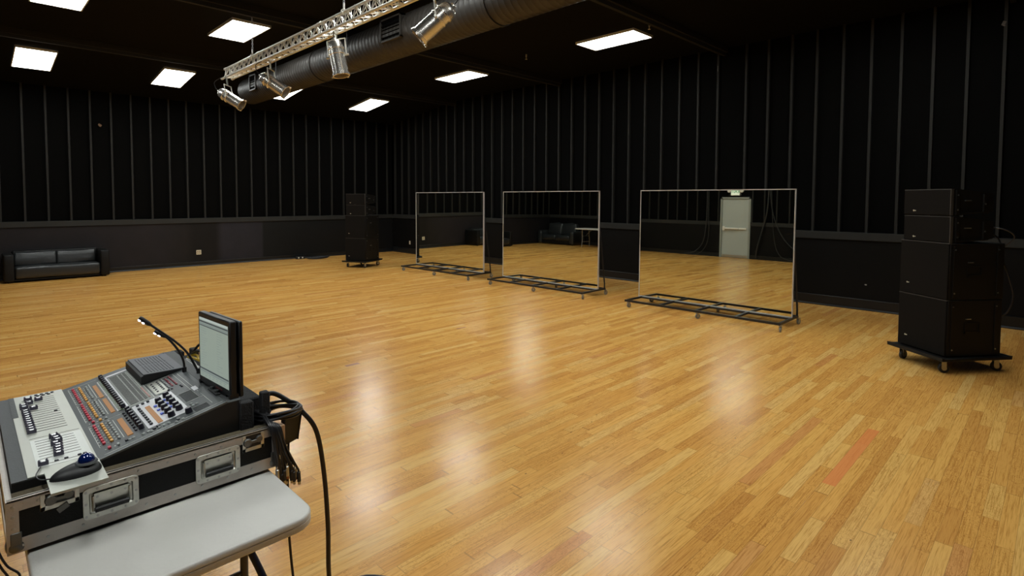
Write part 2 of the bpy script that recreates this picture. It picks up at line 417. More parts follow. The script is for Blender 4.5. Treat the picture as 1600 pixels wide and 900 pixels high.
# chair rails
mb = MB(); mb.b2((XW, -0.055, RB), (0, 0.0, RT), bev=0.006); struct('trim_1', mb, M_RAIL)
mb = MB(); mb.b2((-0.055, YN, RB), (0, -0.055, RT), bev=0.006); struct('trim_2', mb, M_RAIL)
mb = MB(); mb.b2((XW, YN, RB), (XW+0.055, DY-0.53, RT)); mb.b2((XW, DY+0.53, RB), (XW+0.055, -0.055, RT)); struct('trim_3', mb, M_RAIL)
mb = MB(); mb.b2((XW+0.055, YN, RB), (-0.055, YN+0.055, RT)); struct('trim_4', mb, M_RAIL)
# baseboards with a rounded shoe
mb = MB(); mb.b2((XW, -0.05, 0), (-0.05, -0.028, 0.115), bev=0.004); mb.tube([(XW+0.01, -0.05, 0.012), (-0.06, -0.05, 0.012)], 0.022, 8); struct('baseboard_left', mb, M_BASE)
mb = MB(); mb.b2((-0.05, YN, 0), (-0.028, -0.05, 0.175), bev=0.004); mb.tube([(-0.05, YN+0.1, 0.012), (-0.05, -0.06, 0.012)], 0.02, 8); struct('baseboard_right', mb, M_BASE)
mb = MB(); mb.b2((XW+0.028, YN, 0), (XW+0.05, DY-0.53, 0.13)); mb.b2((XW+0.028, DY+0.53, 0), (XW+0.05, -0.05, 0.13)); struct('baseboard_opposite', mb, M_BASE)
# ceiling beams
for k, y in enumerate((-3.3, -7.4, -11.5, -15.6)):
    mb = MB(); z = ceilz(y)
    mb.b2((XW, y-0.07, z-0.10), (0, y+0.07, z+0.01)); mb.b2((XW, y-0.03, z-0.16), (0, y+0.03, z-0.09))
    struct('trim_%d' % (5+k), mb, M_BEAM)

# ------------------------------------------------------------------ exit door (seen in the nearest mirror)
def build_door():
    o = thing('door_1', 'grey steel door with push bar', 'door', (XW, DY, 0)); 
    del o['label']; del o['category']; o['kind'] = 'structure'
    f = MB(); w_ = 0.53; h = 2.13
    for s_ in (-1, 1): f.b2((-0.1, s_*w_, 0), (0.06, s_*(w_-0.06), h))
    f.b2((-0.1, -w_, h-0.06), (0.06, w_, h)); obj('door_frame', f, M_DFRAME, o)
    d = MB(); d.b2((-0.02, -w_+0.062, 0.012), (0.022, w_-0.062, h-0.064), bev=0.003)
    obj('door_leaf', d, M_DOOR, o)
    p = MB(); p.b2((0.022, -0.40, 0.995), (0.06, 0.40, 1.06), bev=0.008); p.b2((0.05, -0.14, 1.0), (0.10, 0.38, 1.055), bev=0.012)
    p.b2((0.022, 0.34, 0.955), (0.10, 0.43, 1.10), bev=0.012); obj('push_bar', p, M_WHITE, o)
    k = MB(); k.b2((0.022, -w_+0.062, 0.012), (0.026, w_-0.062, 0.10)); obj('kick_plate', k, M_ZINC, o)
build_door()
def text_mesh(body, size, ext, name, m, parent, loc, rot):
    cu = bpy.data.curves.new('tmp', 'FONT'); cu.body = body; cu.size = size; cu.extrude = ext; cu.align_x = 'CENTER'; cu.align_y = 'CENTER'
    cu.offset = 0.002*size/0.1
    to = bpy.data.objects.new('tmp', cu); C.objects.link(to)
    dg = bpy.context.evaluated_depsgraph_get(); me = bpy.data.meshes.new_from_object(to.evaluated_get(dg))
    bpy.data.objects.remove(to); bpy.data.curves.remove(cu)
    me.name = name; me.materials.clear(); me.materials.append(m)
    o = bpy.data.objects.new(name, me); C.objects.link(o); o.parent = parent; o.location = loc; o.rotation_euler = rot
    return o
def build_exit():
    o = thing('exit_sign', 'green and white exit sign with two lamp heads above the grey door', 'sign', (XW, DY+0.02, 2.19))
    b = MB(); b.b2((-0.05, -0.16, 0), (0.05, 0.16, 0.24), bev=0.01); obj('housing', b, M_WHITE, o)
    f = MB(); f.b2((0.05, -0.145, 0.015), (0.053, 0.145, 0.225)); obj('sign_face', f, emat('exit_face', (0.95, 1.0, 0.80), 0.75), o)
    text_mesh('EXIT', 0.15, 0.002, 'lettering', mat('exit_green', (0.0, 0.32, 0.10), 0.4, var=0.1), o, (0.056, 0, 0.135), (PI/2, 0, PI/2))
    for s_ in (-1, 1):
        l = MB(); l.lathe([(0, 0), (0.055, 0), (0.06, 0.05), (0.05, 0.06), (0, 0.062)], c=(0.0, s_*0.225, 0.16), rot=RY(PI/2), seg=16); l.box((0, s_*0.175, 0.16), (0.03, 0.06, 0.03)); obj('lamp_head', l, M_WHITE, o)
build_exit()
# cables that hang on the opposite wall, seen in the mirror
def hang(name, pts, r, label, group=None):
    mb = MB(); mb.tube(smoothpath(pts, 8), r, 8); b = Vector(pts[-1]); b.z = min(p[2] for p in pts)
    return single(name, mb, M_CABLE_W, label, 'cable', b, group)
M_CABLE_W = mat('dusty_black_cable', (0.022, 0.022, 0.021), 0.5, var=0.2, vscale=20)
wx = XW+0.09
hang('wall_cable', [(wx, -9.15, 2.9), (wx, -9.18, 2.2), (wx, -9.12, 1.5), (wx+0.02, -8.98, 0.9), (wx+0.02, -8.84, 0.3), (wx, -8.83, 0.06)], 0.022, 'thick black cable bundle bending down the wall beside the grey exit door')
hang('wall_cable', [(wx, -9.2, 2.9), (wx, -9.26, 2.0), (wx, -9.42, 1.3), (wx+0.03, -9.75, 0.7), (wx+0.03, -10.2, 0.35), (wx, -10.6, 0.5)], 0.014, 'black cable swooping away low from the door along the wall in the mirror')
hang('wall_cable', [(wx, -9.24, 2.9), (wx, -9.3, 1.8), (wx, -9.4, 0.7), (wx+0.03, -9.6, 0.2), (wx+0.05, -9.95, 0.06), (wx, -10.4, 0.1)], 0.010, 'thin black cable dropping to the floor behind the swooping one')
hang('wall_cable', [(wx, -7.0, 3.2), (wx, -7.03, 2.0), (wx, -7.0, 1.0), (wx+0.03, -6.9, 0.45), (wx+0.06, -6.6, 0.12), (wx+0.1, -6.2, 0.02)], 0.016, 'black cable hanging on the wall past the grey door, its foot trailing away')
hang('wall_cable', [(wx, -7.08, 3.2), (wx, -7.1, 1.6), (wx, -7.12, 0.9), (wx+0.03, -7.05, 0.4), (wx+0.06, -6.8, 0.08), (wx+0.1, -6.45, 0.02)], 0.012, 'thinner black cable hanging closest to the hinge side of the grey door')

# ------------------------------------------------------------------ ceiling lights
def make_light():
    t = thing('ceiling_light', '', 'ceiling light', (0, 0, 0))
    f = MB()
    for s_ in (-1, 1):
        f.b2((s_*0.31, -0.625, -0.02), (s_*0.292, 0.625, 0.02)); f.b2((-0.31, s_*0.625, -0.02), (0.31, s_*0.607, 0.02))
    obj('frame', f, M_LFRAME, t)
    d = MB(); d.b2((-0.292, -0.607, -0.012), (0.292, 0.607, 0.012)); obj('diffuser', d, M_PANEL, t)
    return t
cols = (-11.75, -9.33, -6.95, -4.5, -1.98)
rows = (-1.85, -6.03, -10.32, -14.6)
LL = {
 (1, 0): 'square looking white ceiling panel light on the far left, above the sofa wall',
 (2, 0): 'white ceiling panel light in the far row, left of the truss end',
 (3, 0): 'white ceiling panel light mostly hidden behind the second chrome stage lamp',
 (4, 0): 'smallest white ceiling panel light, nearest the dark far corner',
 (1, 1): 'white ceiling panel light cut off by the top edge at upper left',
 (2, 1): 'white ceiling panel light with the truss chain hanging across it',
 (3, 1): 'white ceiling panel light hidden above the black duct in the second row',
 (4, 1): 'white ceiling panel light above the gap between far and middle mirrors',
 (4, 2): 'longest looking white ceiling panel light, nearest to the right wall',
}
light0 = make_light(); first = True
spots_ = [(i, j, x, y) for i, x in enumerate(cols) for j, y in enumerate(rows) if (i, j) not in ((0, 0), (0, 1), (0, 2), (1, 2))]
spots_.append((9, 9, -10.9, -8.9))
for (i, j, x, y) in spots_:
    if (i, j) == (3, 0): y = -1.95
    if True:
        t = light0 if first else copy_tree(light0); first = False
        z = ceilz(y)-0.022
        t.location = (x, y, z)
        t.rotation_euler = (math.atan(-0.12), 0, 0) if y > -3.3 else (0, 0, 0)
        t['label'] = LL.get((i, j), 'white ceiling panel light overhead out of view, lighting the near part of the room')
        t['group'] = 'white ceiling panel lights'

# ------------------------------------------------------------------ spiral duct
def build_duct():
    cx, cz, R = -5.70, 4.205, 0.282
    y0, y1 = -3.05, -16.5
    t = thing('air_duct', 'fat black spiral air duct hanging beneath the ceiling behind the truss', 'duct', (cx, -9, cz))
    mb = MB(); prof = []; y = y0; k = 0
    prof.append((0.0, 0.0)); prof.append((R-0.03, 0.0)); prof.append((R, 0.03))
    L_ = y0-y1; z = 0.05
    while z < L_:
        prof.append((R, z)); prof.append((R+0.0028, z+0.008)); prof.append((R, z+0.016)); z += 0.095
    prof.append((R, L_)); prof.append((0, L_))
    mb.lathe(prof, c=(cx, y0, cz), rot=RX(PI/2), seg=40)
    obj('duct_pipe', mb, M_DUCT, t, world=True)
    for yc in (-6.6, -11.2, -14.0):
        mb = MB(); mb.lathe([(R+0.002, 0), (R+0.012, 0), (R+0.012, 0.05), (R+0.002, 0.05)], c=(cx, yc, cz), rot=RX(PI/2), seg=40); obj('joint_band', mb, M_DUCT, t, world=True)
    for yc, ln in ((-3.97, 0.36), (-9.26, 0.54), (-13.6, 0.6)):
        r = MB()
        # collar box on the duct's side with a dark opening
        a = RY(math.radians(0)); x1 = cx-0.295; z0 = cz-0.13; z1 = cz+0.20
        for (p0, p1) in (((x1, yc-ln/2, z0), (cx-0.15, yc-ln/2+0.03, z1)), ((x1, yc+ln/2-0.03, z0), (cx-0.15, yc+ln/2, z1)),
                         ((x1, yc-ln/2, z0), (cx-0.15, yc+ln/2, z0+0.025)), ((x1, yc-ln/2, z1-0.025), (cx-0.15, yc+ln/2, z1))):
            r.b2(p0, p1)
        g = obj('air_register', r, M_DUCT, t, world=True)
        v = MB(); v.b2((cx-0.27, yc-ln/2+0.03, z0+0.025), (cx-0.16, yc+ln/2-0.03, z1-0.025))
        for q in range(5):
            v.box((cx-0.28, yc, z0+0.06+q*0.055), (0.03, ln-0.07, 0.004), rot=RY(0.6))
        obj('louvre', v, M_VOID, g, world=True)
    for yc in (-5.2, -8.0, -12.4, -15.8):
        for s_ in (-1, 1):
            h = MB(); h.tube([(cx+s_*(R+0.004), yc, cz), (cx+s_*(R+0.004), yc, HC)], 0.006, 6); obj('hanger_rod', h, M_BLKSTEEL, t, world=True)
build_duct()

# ------------------------------------------------------------------ lighting truss
TA, TB, TC = (-7.212, 3.964), (-7.262, 3.80), (-7.10, 3.819)    # (x, z) of the three chords
TY0, TY1 = -6.14, -14.6
def build_truss():
    t = thing('lighting_truss', 'silver triangular lighting truss hung from chains near the ceiling', 'truss', (-7.2, -9, 3.8))
    for (x, z) in (TA, TB, TC):
        m_ = MB(); m_.tube([(x, TY0, z), (x, TY1, z)], 0.017, 10)
        m_.tube([(x, TY0+0.02, z), (x, TY0-0.05, z)], 0.022, 10)
        for k in range(1, 5):
            y = TY0-2.0*k+0.6; m_.tube([(x, y, z), (x, y-0.09, z)], 0.022, 10)
        obj('chord', m_, M_TRUSS, t, world=True)
    for a, b, n_ in ((TA, TB, 0), (TB, TC, 1), (TC, TA, 2)):
        m_ = MB(); y = TY0-0.04; k = 0; st = 0.105
        while y > TY1+0.1:
            p, q = (a, b) if k % 2 == 0 else (b, a)
            m_.tube([(p[0], y, p[1]), (q[0], y-st*0.85, q[1])], 0.0065, 6)
            if k % 2 == 1: m_.tube([(a[0], y, a[1]), (b[0], y, b[1])], 0.0055, 6)
            y -= st*0.95; k += 1
        obj('lacing', m_, M_TRUSS, t, world=True)
build_truss()
def chain(y, ztop, label, name='hoist_chain'):
    t = thing(name, label, 'chain', (TA[0], y, TA[1]))
    s_ = MB(); s_.tube([(TA[0]+0.028*math.cos(a), y+0.012*math.sin(3*a), TA[1]+0.028*math.sin(a)) for a in [2*PI*k/16 for k in range(16)]], 0.009, 6, closed=True)
    s_.tube([(TA[0], y, TA[1]+0.02), (TA[0], y, TA[1]+0.10)], 0.012, 8); obj('sling', s_, M_TRUSS, t, world=True)
    z = TA[1]+0.09; k = 0; l = MB()
    while z < ztop:
        c_ = []
        for q in range(10):
            a = 2*PI*q/10; dx = 0.009*math.cos(a); dz = 0.019*math.sin(a)
            c_.append((TA[0]+(dx if k % 2 else 0), y+(0 if k % 2 else dx), z+dz))
        l.tube(c_, 0.0035, 5, closed=True); z += 0.029; k += 1
    obj('links', l, M_STEEL, t, world=True); return t
t = chain(-7.37, 4.62, 'steel chain holding up the truss in front of the ceiling light')
k_ = MB(); k_.lathe([(0, 0), (0.03, 0.0), (0.036, 0.03), (0.036, 0.06), (0.02, 0.08), (0, 0.08)], c=(TA[0], -7.37, 4.60), seg=12); obj('beam_clamp', k_, M_GEL, t, world=True, label='orange clamp at the chain top')
chain(-10.2, 4.66, 'steel chain and shackle on the truss at the top edge of view')

# ------------------------------------------------------------------ chrome stage lamps (par cans)
def par_can(name_label, clamp, piv, aim, yoke_dir):
    """clamp: world point of the clamp on the chord; aim: direction the front points; can hangs below"""
    aim = Vector(aim).normalized(); clamp = Vector(clamp)
    piv = Vector(piv)
    t = thing('stage_lamp', name_label, 'stage light', tuple(clamp), 0, 'chrome stage lamps on the truss')
    rot = aim.to_track_quat('Z', 'Y').to_matrix()
    yd = Vector(yoke_dir).normalized(); yd = (yd-aim*yd.dot(aim)).normalized()
    c0 = piv-aim*0.10
    b = MB()
    prof = [(0, -0.10), (0.03, -0.098), (0.055, -0.088), (0.075, -0.065), (0.085, -0.035), (0.09, 0.0), (0.097, 0.004), (0.097, 0.018), (0.089, 0.022), (0.089, 0.07), (0.097, 0.074), (0.097, 0.086), (0.09, 0.09),
            (0.09, 0.31), (0.097, 0.314), (0.097, 0.328), (0.085, 0.328), (0.085, 0.10), (0.0, 0.095)]
    b.lathe(prof, c=tuple(c0), rot=rot, seg=36); obj('can_body', b, M_CHROME, t, world=True)
    cap = MB(); cap.lathe([(0, -0.125), (0.02, -0.122), (0.03, -0.11), (0.032, -0.095), (0, -0.094)], c=tuple(c0), rot=rot, seg=16); obj('rear_cap', cap, M_CHROME, t, world=True)
    l = MB(); l.lathe([(0, 0.20), (0.05, 0.195), (0.083, 0.18), (0, 0.179)], c=tuple(c0), rot=rot, seg=24); obj('lens', l, mat('lamp_glass', (0.35, 0.33, 0.3), 0.1, 0.2, var=0.1), t, world=True)
    g = MB()
    side = aim.cross(yd).normalized()
    R3 = Matrix((side, yd, aim)).transposed()
    fr = c0+aim*0.335
    g.lathe([(0.086, -0.012), (0.101, -0.012), (0.101, 0.006), (0.086, 0.006), (0.086, -0.012)], c=tuple(fr), rot=rot, seg=28)
    for a_ in (0.5, 2.6, 4.7): g.box(tuple(fr+(side*math.cos(a_)+yd*math.sin(a_))*0.104), (0.022, 0.022, 0.02), rot=R3 @ RZ(a_))
    obj('filter_holder', g, M_CHROME, t, world=True)
    y = MB(); top = clamp+Vector((0, 0, -0.04))
    up = (top-piv).normalized()
    hb = piv+up*0.20
    y.tube([tuple(piv+yd*0.108), tuple(hb+yd*0.108)], 0.008, 6); y.tube([tuple(piv-yd*0.108), tuple(hb-yd*0.108)], 0.008, 6)
    y.tube([tuple(hb+yd*0.112), tuple(hb-yd*0.112)], 0.008, 6)
    for s_ in (-1, 1): y.tube([tuple(piv+yd*s_*0.092), tuple(piv+yd*s_*0.135)], 0.013, 8)
    obj('yoke', y, M_TRUSS, t, world=True)
    k = MB(); k.tube([tuple(hb), tuple(clamp)], 0.014, 8)
    k.tube([(clamp.x, clamp.y-0.02, clamp.z), (clamp.x, clamp.y+0.02, clamp.z)], 0.03, 12)
    obj('clamp', k, M_ZINC, t, world=True)
    cb = MB(); s0 = c0-aim*0.12
    cb.tube(smoothpath([tuple(s0), tuple(s0-aim*0.05+Vector((0, 0, 0.02))), tuple(s0-aim*0.06+Vector((0, 0, 0.12))), tuple(clamp+Vector((0, 0.03, 0.02)))], 5), 0.005, 6)
    obj('lamp_cable', cb, M_CABLE, t, world=True)
    return t
par_can('chrome stage lamp at the far end of the truss, tilted down to the right', (-7.262, -6.346, 3.80), (-7.235, -6.39, 3.454), (0.586, -0.619, -0.522), (0.7, 0.7, 0))
par_can('chrome stage lamp second from the truss end, its orange rim facing down right', (-7.18, -7.95, 3.805), (-7.165, -7.98, 3.47), (0.57, -0.605, -0.556), (0.7, 0.7, 0))
par_can('chrome stage lamp pointing almost straight down from the middle of the truss', (-7.19, -9.95, 3.79), (-7.183, -9.98, 3.50), (0.107, -0.17, -0.98), (0.7, -0.7, 0))
par_can('largest chrome stage lamp, near the top edge, pointing down to the left', (-7.19, -11.9, 3.79), (-7.183, -11.93, 3.49), (-0.544, 0.501, -0.674), (0.7, 0.7, 0))

# ------------------------------------------------------------------ sprinklers and scraps
def sprinkler(x, y, label):
    z = HC; t = thing('sprinkler_head', label, 'sprinkler', (x, y, z-0.10))
    m_ = MB(); m_.lathe([(0, 0.10), (0.016, 0.10), (0.016, 0.05), (0.01, 0.045), (0.01, 0.03), (0, 0.03)], seg=12); obj('stem', m_, M_ZINC, t)
    d = MB(); d.lathe([(0, 0.0), (0.022, 0.002), (0.022, 0.006), (0.004, 0.01), (0.004, 0.03), (0, 0.03)], seg=12); obj('deflector', d, M_IVORY, t)
sprinkler(-2.30, -8.45, 'tiny brass sprinkler head on the ceiling between the two right lights')
sprinkler(-2.30, -11.25, 'tiny brass sprinkler head just past the nearest right ceiling light')
def scrap(name, c, size, m, label, rot=None):
    mb = MB(); mb.box(c, size, rot=rot, bev=0.002)
    mb.box((c[0]-0.004, c[1]-0.004, c[2]-size[2]*0.55), (size[0]*0.7, size[1]*0.7, size[2]*0.3), rot=rot)
    single(name, mb, m, label, 'scrap', c)
scrap('paper_tag', (-8.04, -0.012, 3.51), (0.07, 0.004, 0.05), mat('brown_paper', (0.10, 0.05, 0.02), 0.7, var=0.2), 'small torn brown paper tag high on the left wall', RY(0.6))
scrap('paper_scrap', (-0.016, -15.51, 4.28), (0.004, 0.04, 0.06), mat('faded_paper', (0.07, 0.06, 0.05), 0.7, var=0.2), 'pale scrap stuck to the last tall stud at the upper right', RX(0.4))
scrap('tape_scrap', (-0.016, -11.38, 4.33), (0.004, 0.015, 0.09), mat('faded_tape', (0.10, 0.10, 0.09), 0.7, var=0.2), 'thin grey tape scrap high on a stud above the nearest mirror')
scrap('wall_hook', (-0.035, -13.95, 0.42), (0.01, 0.03, 0.014), M_ALU, 'little metal hook low on the black wall left of the big speaker stack')

def outlet(loc, rotz, label, gang=2):
    t = thing('wall_outlet', label, 'outlet', loc, rotz)
    w_ = 0.115 if gang == 2 else 0.075
    p = MB(); p.b2((-w_/2, -0.006, -0.058), (w_/2, 0.0, 0.058), bev=0.002); obj('cover_plate', p, M_IVORY, t)
    for k in range(gang):
        xx = (k-(gang-1)/2)*0.046; s_ = MB()
        for zz in (-0.022, 0.022): s_.b2((xx-0.016, -0.010, zz-0.014), (xx+0.016, -0.005, zz+0.014), bev=0.002)
        obj('socket', s_, mat('brown_socket', (0.22, 0.16, 0.09), 0.4, var=0.1), t)
outlet((-6.0, -0.031, 0.36), 0, 'ivory double outlet low on the dark patch of the left wall', 2)
outlet((-0.031, -1.05, 0.354), -PI/2, 'small ivory outlet low on the right wall beside the far mirror', 1)

# ------------------------------------------------------------------ rolling mirrors
def make_mirror():
    # local frame: glass faces -x, runs along y from 0 to -2.42, base rails front x=-0.50, back x=+0.16
    t = thing('rolling_mirror', '', 'mirror', (0, 0, 0), 0, 'framed mirrors on casters')
    W_, z0, z1 = 2.46, 0.122, 1.955; A_ = 0.045   # glass from y=+A_ to A_-W_-0.04
    g = MB(); g.b2((-0.004, A_-0.012, z0+0.012), (0.004, -W_+0.012, z1-0.012)); glass = obj('mirror_glass', g, M_MIRROR, t)
    f = MB()
    f.b2((-0.010, A_, z0), (0.026, A_-0.010, z1)); f.b2((-0.010, -W_, z0), (0.026, -W_+0.010, z1))
    f.b2((-0.010, A_, z1-0.014), (0.026, -W_, z1)); f.b2((-0.010, A_, z0-0.01), (0.026, -W_, z0+0.014))
    obj('frame', f, M_MFRAME, t)
    b = MB(); b.b2((0.006, A_-0.016, z0+0.016), (0.024, -W_+0.016, z1-0.016)); obj('backing_board', b, M_BLKSTEEL, t)
    r = MB(); zb = 0.112
    for x in (-0.49, 0.045, 0.215): r.b2((x-0.017, 0.0, zb-0.016), (x+0.017, -W_-0.01, zb+0.016))
    r.b2((-0.045, 0.0, zb-0.015), (-0.014, -W_, zb+0.012))
    for k in range(5):
        y = -0.015-(W_-0.02)*k/4; r.b2((-0.49, y-0.017, zb-0.015), (0.215, y+0.017, zb+0.015))
    obj('base_frame', r, M_BLKSTEEL, t)
    for y in (0.0, -W_/2, -W_+0.005):
        s_ = MB(); s_.tube([(0.215, y, zb), (0.215, y, zb+0.10), (0.036, y*0.985-0.01, 1.55)], 0.014, 8); obj('brace', s_, M_BLKSTEEL, t)
    for x in (-0.49, 0.215):
        for y in (-0.06, -W_/2-0.04, -W_-0.01):
            a = random.uniform(-0.8, 0.8); c = MB(); R_ = RZ(a)
            def q(v): return tuple(R_ @ Vector(v)+Vector((x, y, 0)))
            c.box(q((0, 0, 0.093)), (0.05, 0.05, 0.006), rot=R_)
            for s2 in (-1, 1): c.box(q((0.012, s2*0.016, 0.066)), (0.03, 0.003, 0.054), rot=R_)
            cc = obj('caster', c, M_STEEL, t)
            wh = MB(); wh.lathe([(0, -0.011), (0.036, -0.011), (0.040, -0.006), (0.040, 0.006), (0.036, 0.011), (0, 0.011)], c=q((0.016, 0, 0.040)), rot=R_ @ RX(PI/2), seg=20, m=M_RUBBER)
            wh.lathe([(0, -0.013), (0.016, -0.013), (0.016, 0.013), (0, 0.013)], c=q((0.016, 0, 0.040)), rot=R_ @ RX(PI/2), seg=12, m=M_STEEL)
            obj('wheel', wh, None, cc)
    return t
MIR = [((-2.17, -4.50, 0), 1.6, 0.0, 'far standing mirror on casters, smallest of the row, beside the speaker tower'),
       ((-2.14, -7.665, 0), 0.95, 0.45, 'middle standing mirror on casters reflecting a black loveseat and white table'),
       ((-2.13, -11.06, 0), 0.0, 0.65, 'largest nearest standing mirror on casters reflecting the grey exit door')]
m0 = make_mirror()
for i, (loc, rz, lean, lab) in enumerate(MIR):
    t = m0 if i == 0 else copy_tree(m0)
    t.location = loc; t.rotation_euler = (0, 0, math.radians(rz)); t['label'] = lab; t['group'] = 'framed mirrors on casters'
    for ch in t.children:
        if ch.name.startswith(('mirror_glass', 'frame', 'backing_board')):
            ch.rotation_euler = (0, math.radians(lean), 0)

# ------------------------------------------------------------------ speaker towers
def make_top():
    t = thing('line_array_speaker', '', 'speaker')
    W_, H_, D_ = 0.575, 0.272, 0.50
    b = MB(); b.prism([(0, 0), (0, H_), (0.10, H_), (D_, H_-0.045), (D_, 0.045), (0.10, 0)], 0.008, W_-0.008, axis='y'); 
    obj('cabinet', b, M_SPK, t)
    g = MB(); g.b2((-0.012, 0.004, 0.004), (0.012, W_-0.004, H_-0.004), bev=0.004); g_ = obj('front_grille', g, M_GRILLE, t)
    e = MB(); e.b2((-0.006, 0.0, H_-0.006), (0.03, W_, H_+0.002)); e.b2((-0.010, -0.001, 0.002), (0.02, 0.006, H_)); obj('grille_edge', e, M_EDGE, g_)
    bd = MB(); bd.box((-0.014, W_-0.135, 0.045), (0.003, 0.016, 0.014), rot=RX(0.78)); bd.box((-0.014, W_-0.155, 0.044), (0.003, 0.012, 0.010)); obj('badge', bd, M_BADGE, t)
    for s_, yy in ((-1, 0.0), (1, W_)):
        r = MB(); r.b2((0.05, yy-0.008, 0.01), (0.085, yy+0.008, H_-0.01)); r.box((0.24, yy, 0.026), (0.38, 0.014, 0.016), rot=RY(-0.06)); r.b2((D_-0.13, yy-0.008, 0.03), (D_-0.10, yy+0.008, H_-0.05))
        o_ = obj('rigging_bar', r, M_SPK, t)
        p = MB()
        for (px, pz) in ((0.067, 0.06), (0.067, 0.21), (D_-0.115, 0.12)): p.lathe([(0, -0.012), (0.008, -0.012), (0.009, 0.012), (0, 0.012)], c=(px, yy, pz), rot=RX(PI/2), seg=10)
        obj('locking_pin', p, M_STEEL, o_)
    h = MB(); h.b2((0.16, -0.005, 0.15), (0.23, 0.012, 0.159)); obj('handle', h, M_ALU, t, label='small pale strip on the side')
    return t
def make_sub():
    t = thing('subwoofer', '', 'speaker')
    W_, H_, D_ = 0.60, 0.588, 0.64
    b = MB(); b.b2((0, 0, 0), (D_, W_, H_-0.002), bev=0.006); obj('cabinet', b, M_SPK, t)
    g = MB(); g.b2((-0.016, 0.003, 0.004), (0.012, W_-0.003, H_-0.006), bev=0.005); g_ = obj('front_grille', g, M_GRILLE, t)
    e = MB(); e.b2((-0.013, 0.0, H_-0.006), (0.02, W_, H_-0.0005)); obj('grille_edge', e, M_EDGE, g_)
    bd = MB(); bd.box((-0.018, W_-0.105, 0.12), (0.003, 0.015, 0.013), rot=RX(0.78)); bd.box((-0.018, W_-0.124, 0.119), (0.003, 0.012, 0.010)); obj('badge', bd, M_BADGE, t)
    for yy in (0.0, W_):
        r = MB(); r.b2((D_-0.09, yy-0.007, 0.03), (D_-0.06, yy+0.007, H_-0.03)); obj('rigging_bar', r, M_SPK, t)
        r = MB(); r.b2((0.04, yy-0.007, 0.03), (0.075, yy+0.007, H_-0.03)); o_ = obj('rigging_bar', r, M_SPK, t)
        p = MB()
        for (px, pz) in ((0.057, 0.07), (0.057, 0.52), (D_-0.075, 0.07), (D_-0.075, 0.52)): p.lathe([(0, -0.011), (0.008, -0.011), (0.008, 0.011), (0, 0.011)], c=(px, yy, pz), rot=RX(PI/2), seg=10)
        obj('locking_pin', p, M_STEEL, o_)
        h = MB(); h.b2((0.20, yy-0.006, 0.24), (0.38, yy+0.006, 0.26)); h.b2((0.20, yy-0.006, 0.24), (0.215, yy+0.006, 0.34)); h.b2((0.365, yy-0.006, 0.24), (0.38, yy+0.006, 0.34)); h.b2((0.20, yy-0.006, 0.335), (0.38, yy+0.006, 0.35)); obj('handle', h, M_SPK, t)
    s_ = MB(); s_.b2((0.21, -0.009, 0.385), (0.27, 0.0, 0.394)); obj('label_strip', s_, M_ALU, t, label='small pale strip on the side')
    return t
def make_dolly():
    t = thing('speaker_dolly', '', 'dolly')
    b = MB(); b.b2((-0.09, -0.05, 0.140), (0.73, 0.66, 0.168), bev=0.004)
    for p0, p1 in (((-0.09, -0.05, 0.165), (-0.06, 0.66, 0.176)), ((0.70, -0.05, 0.165), (0.73, 0.66, 0.176))): b.b2(p0, p1)
    obj('board', b, M_SPK, t)
    for x in (0.0, 0.62):
        for y in (0.05, 0.55):
            a = random.uniform(-0.5, 0.9); R_ = RZ(a)
            def q(v): return tuple(R_ @ Vector(v)+Vector((x, y, 0)))
            c = MB(); c.box(q((0, 0, 0.134)), (0.08, 0.07, 0.006), rot=R_)
            for s2 in (-1, 1): c.box(q((0.018, s2*0.022, 0.095)), (0.045, 0.003, 0.08), rot=R_)
            cc = obj('caster', c, M_STEEL, t)
            wh = MB(); wh.lathe([(0, -0.016), (0.045, -0.016), (0.05, -0.01), (0.05, 0.01), (0.045, 0.016), (0, 0.016)], c=q((0.022, 0, 0.05)), rot=R_ @ RX(PI/2), seg=20, m=M_BLKRUB)
            wh.lathe([(0, -0.019), (0.024, -0.019), (0.024, 0.019), (0, 0.019)], c=q((0.022, 0, 0.05)), rot=R_ @ RX(PI/2), seg=12, m=M_STEEL)
            obj('wheel', wh, None, cc)
    return t
top0, sub0, dol0 = make_top(), make_sub(), make_dolly()
used = set()
def tower(corner, ang, where):
    # local +x = depth direction, +y = along the front to the left ; origin = front corner
    def put(o, z, lab, grp, dx=0.0, dy=0.0):
        t = o if o.name not in used else copy_tree(o); used.add(o.name)
        R_ = RZ(ang); v = R_ @ Vector((dx, dy, 0))
        t.location = (corner[0]+v.x, corner[1]+v.y, z); t.rotation_euler = (0, 0, ang); t['label'] = lab; t['group'] = grp
    put(dol0, 0, 'black wheeled dolly board under the %s' % where, 'speaker dollies')
    put(sub0, 0.178, 'large black subwoofer, bottom box of the %s' % where, 'black speaker boxes')
    put(sub0, 0.768, 'large black subwoofer, second box up in the %s' % where, 'black speaker boxes', 0.004)
    put(top0, 1.358, 'shallow black speaker, third box up in the %s' % where, 'black speaker boxes', 0.012, 0.008)
    put(top0, 1.642, 'shallow black speaker, topmost box of the %s' % where, 'black speaker boxes', 0.006, 0.008)
tower((-3.26, -15.382), math.radians(-37.8), 'big tower at the right edge')
tower((-3.05, -3.46), math.radians(27), 'distant tower by the far corner')
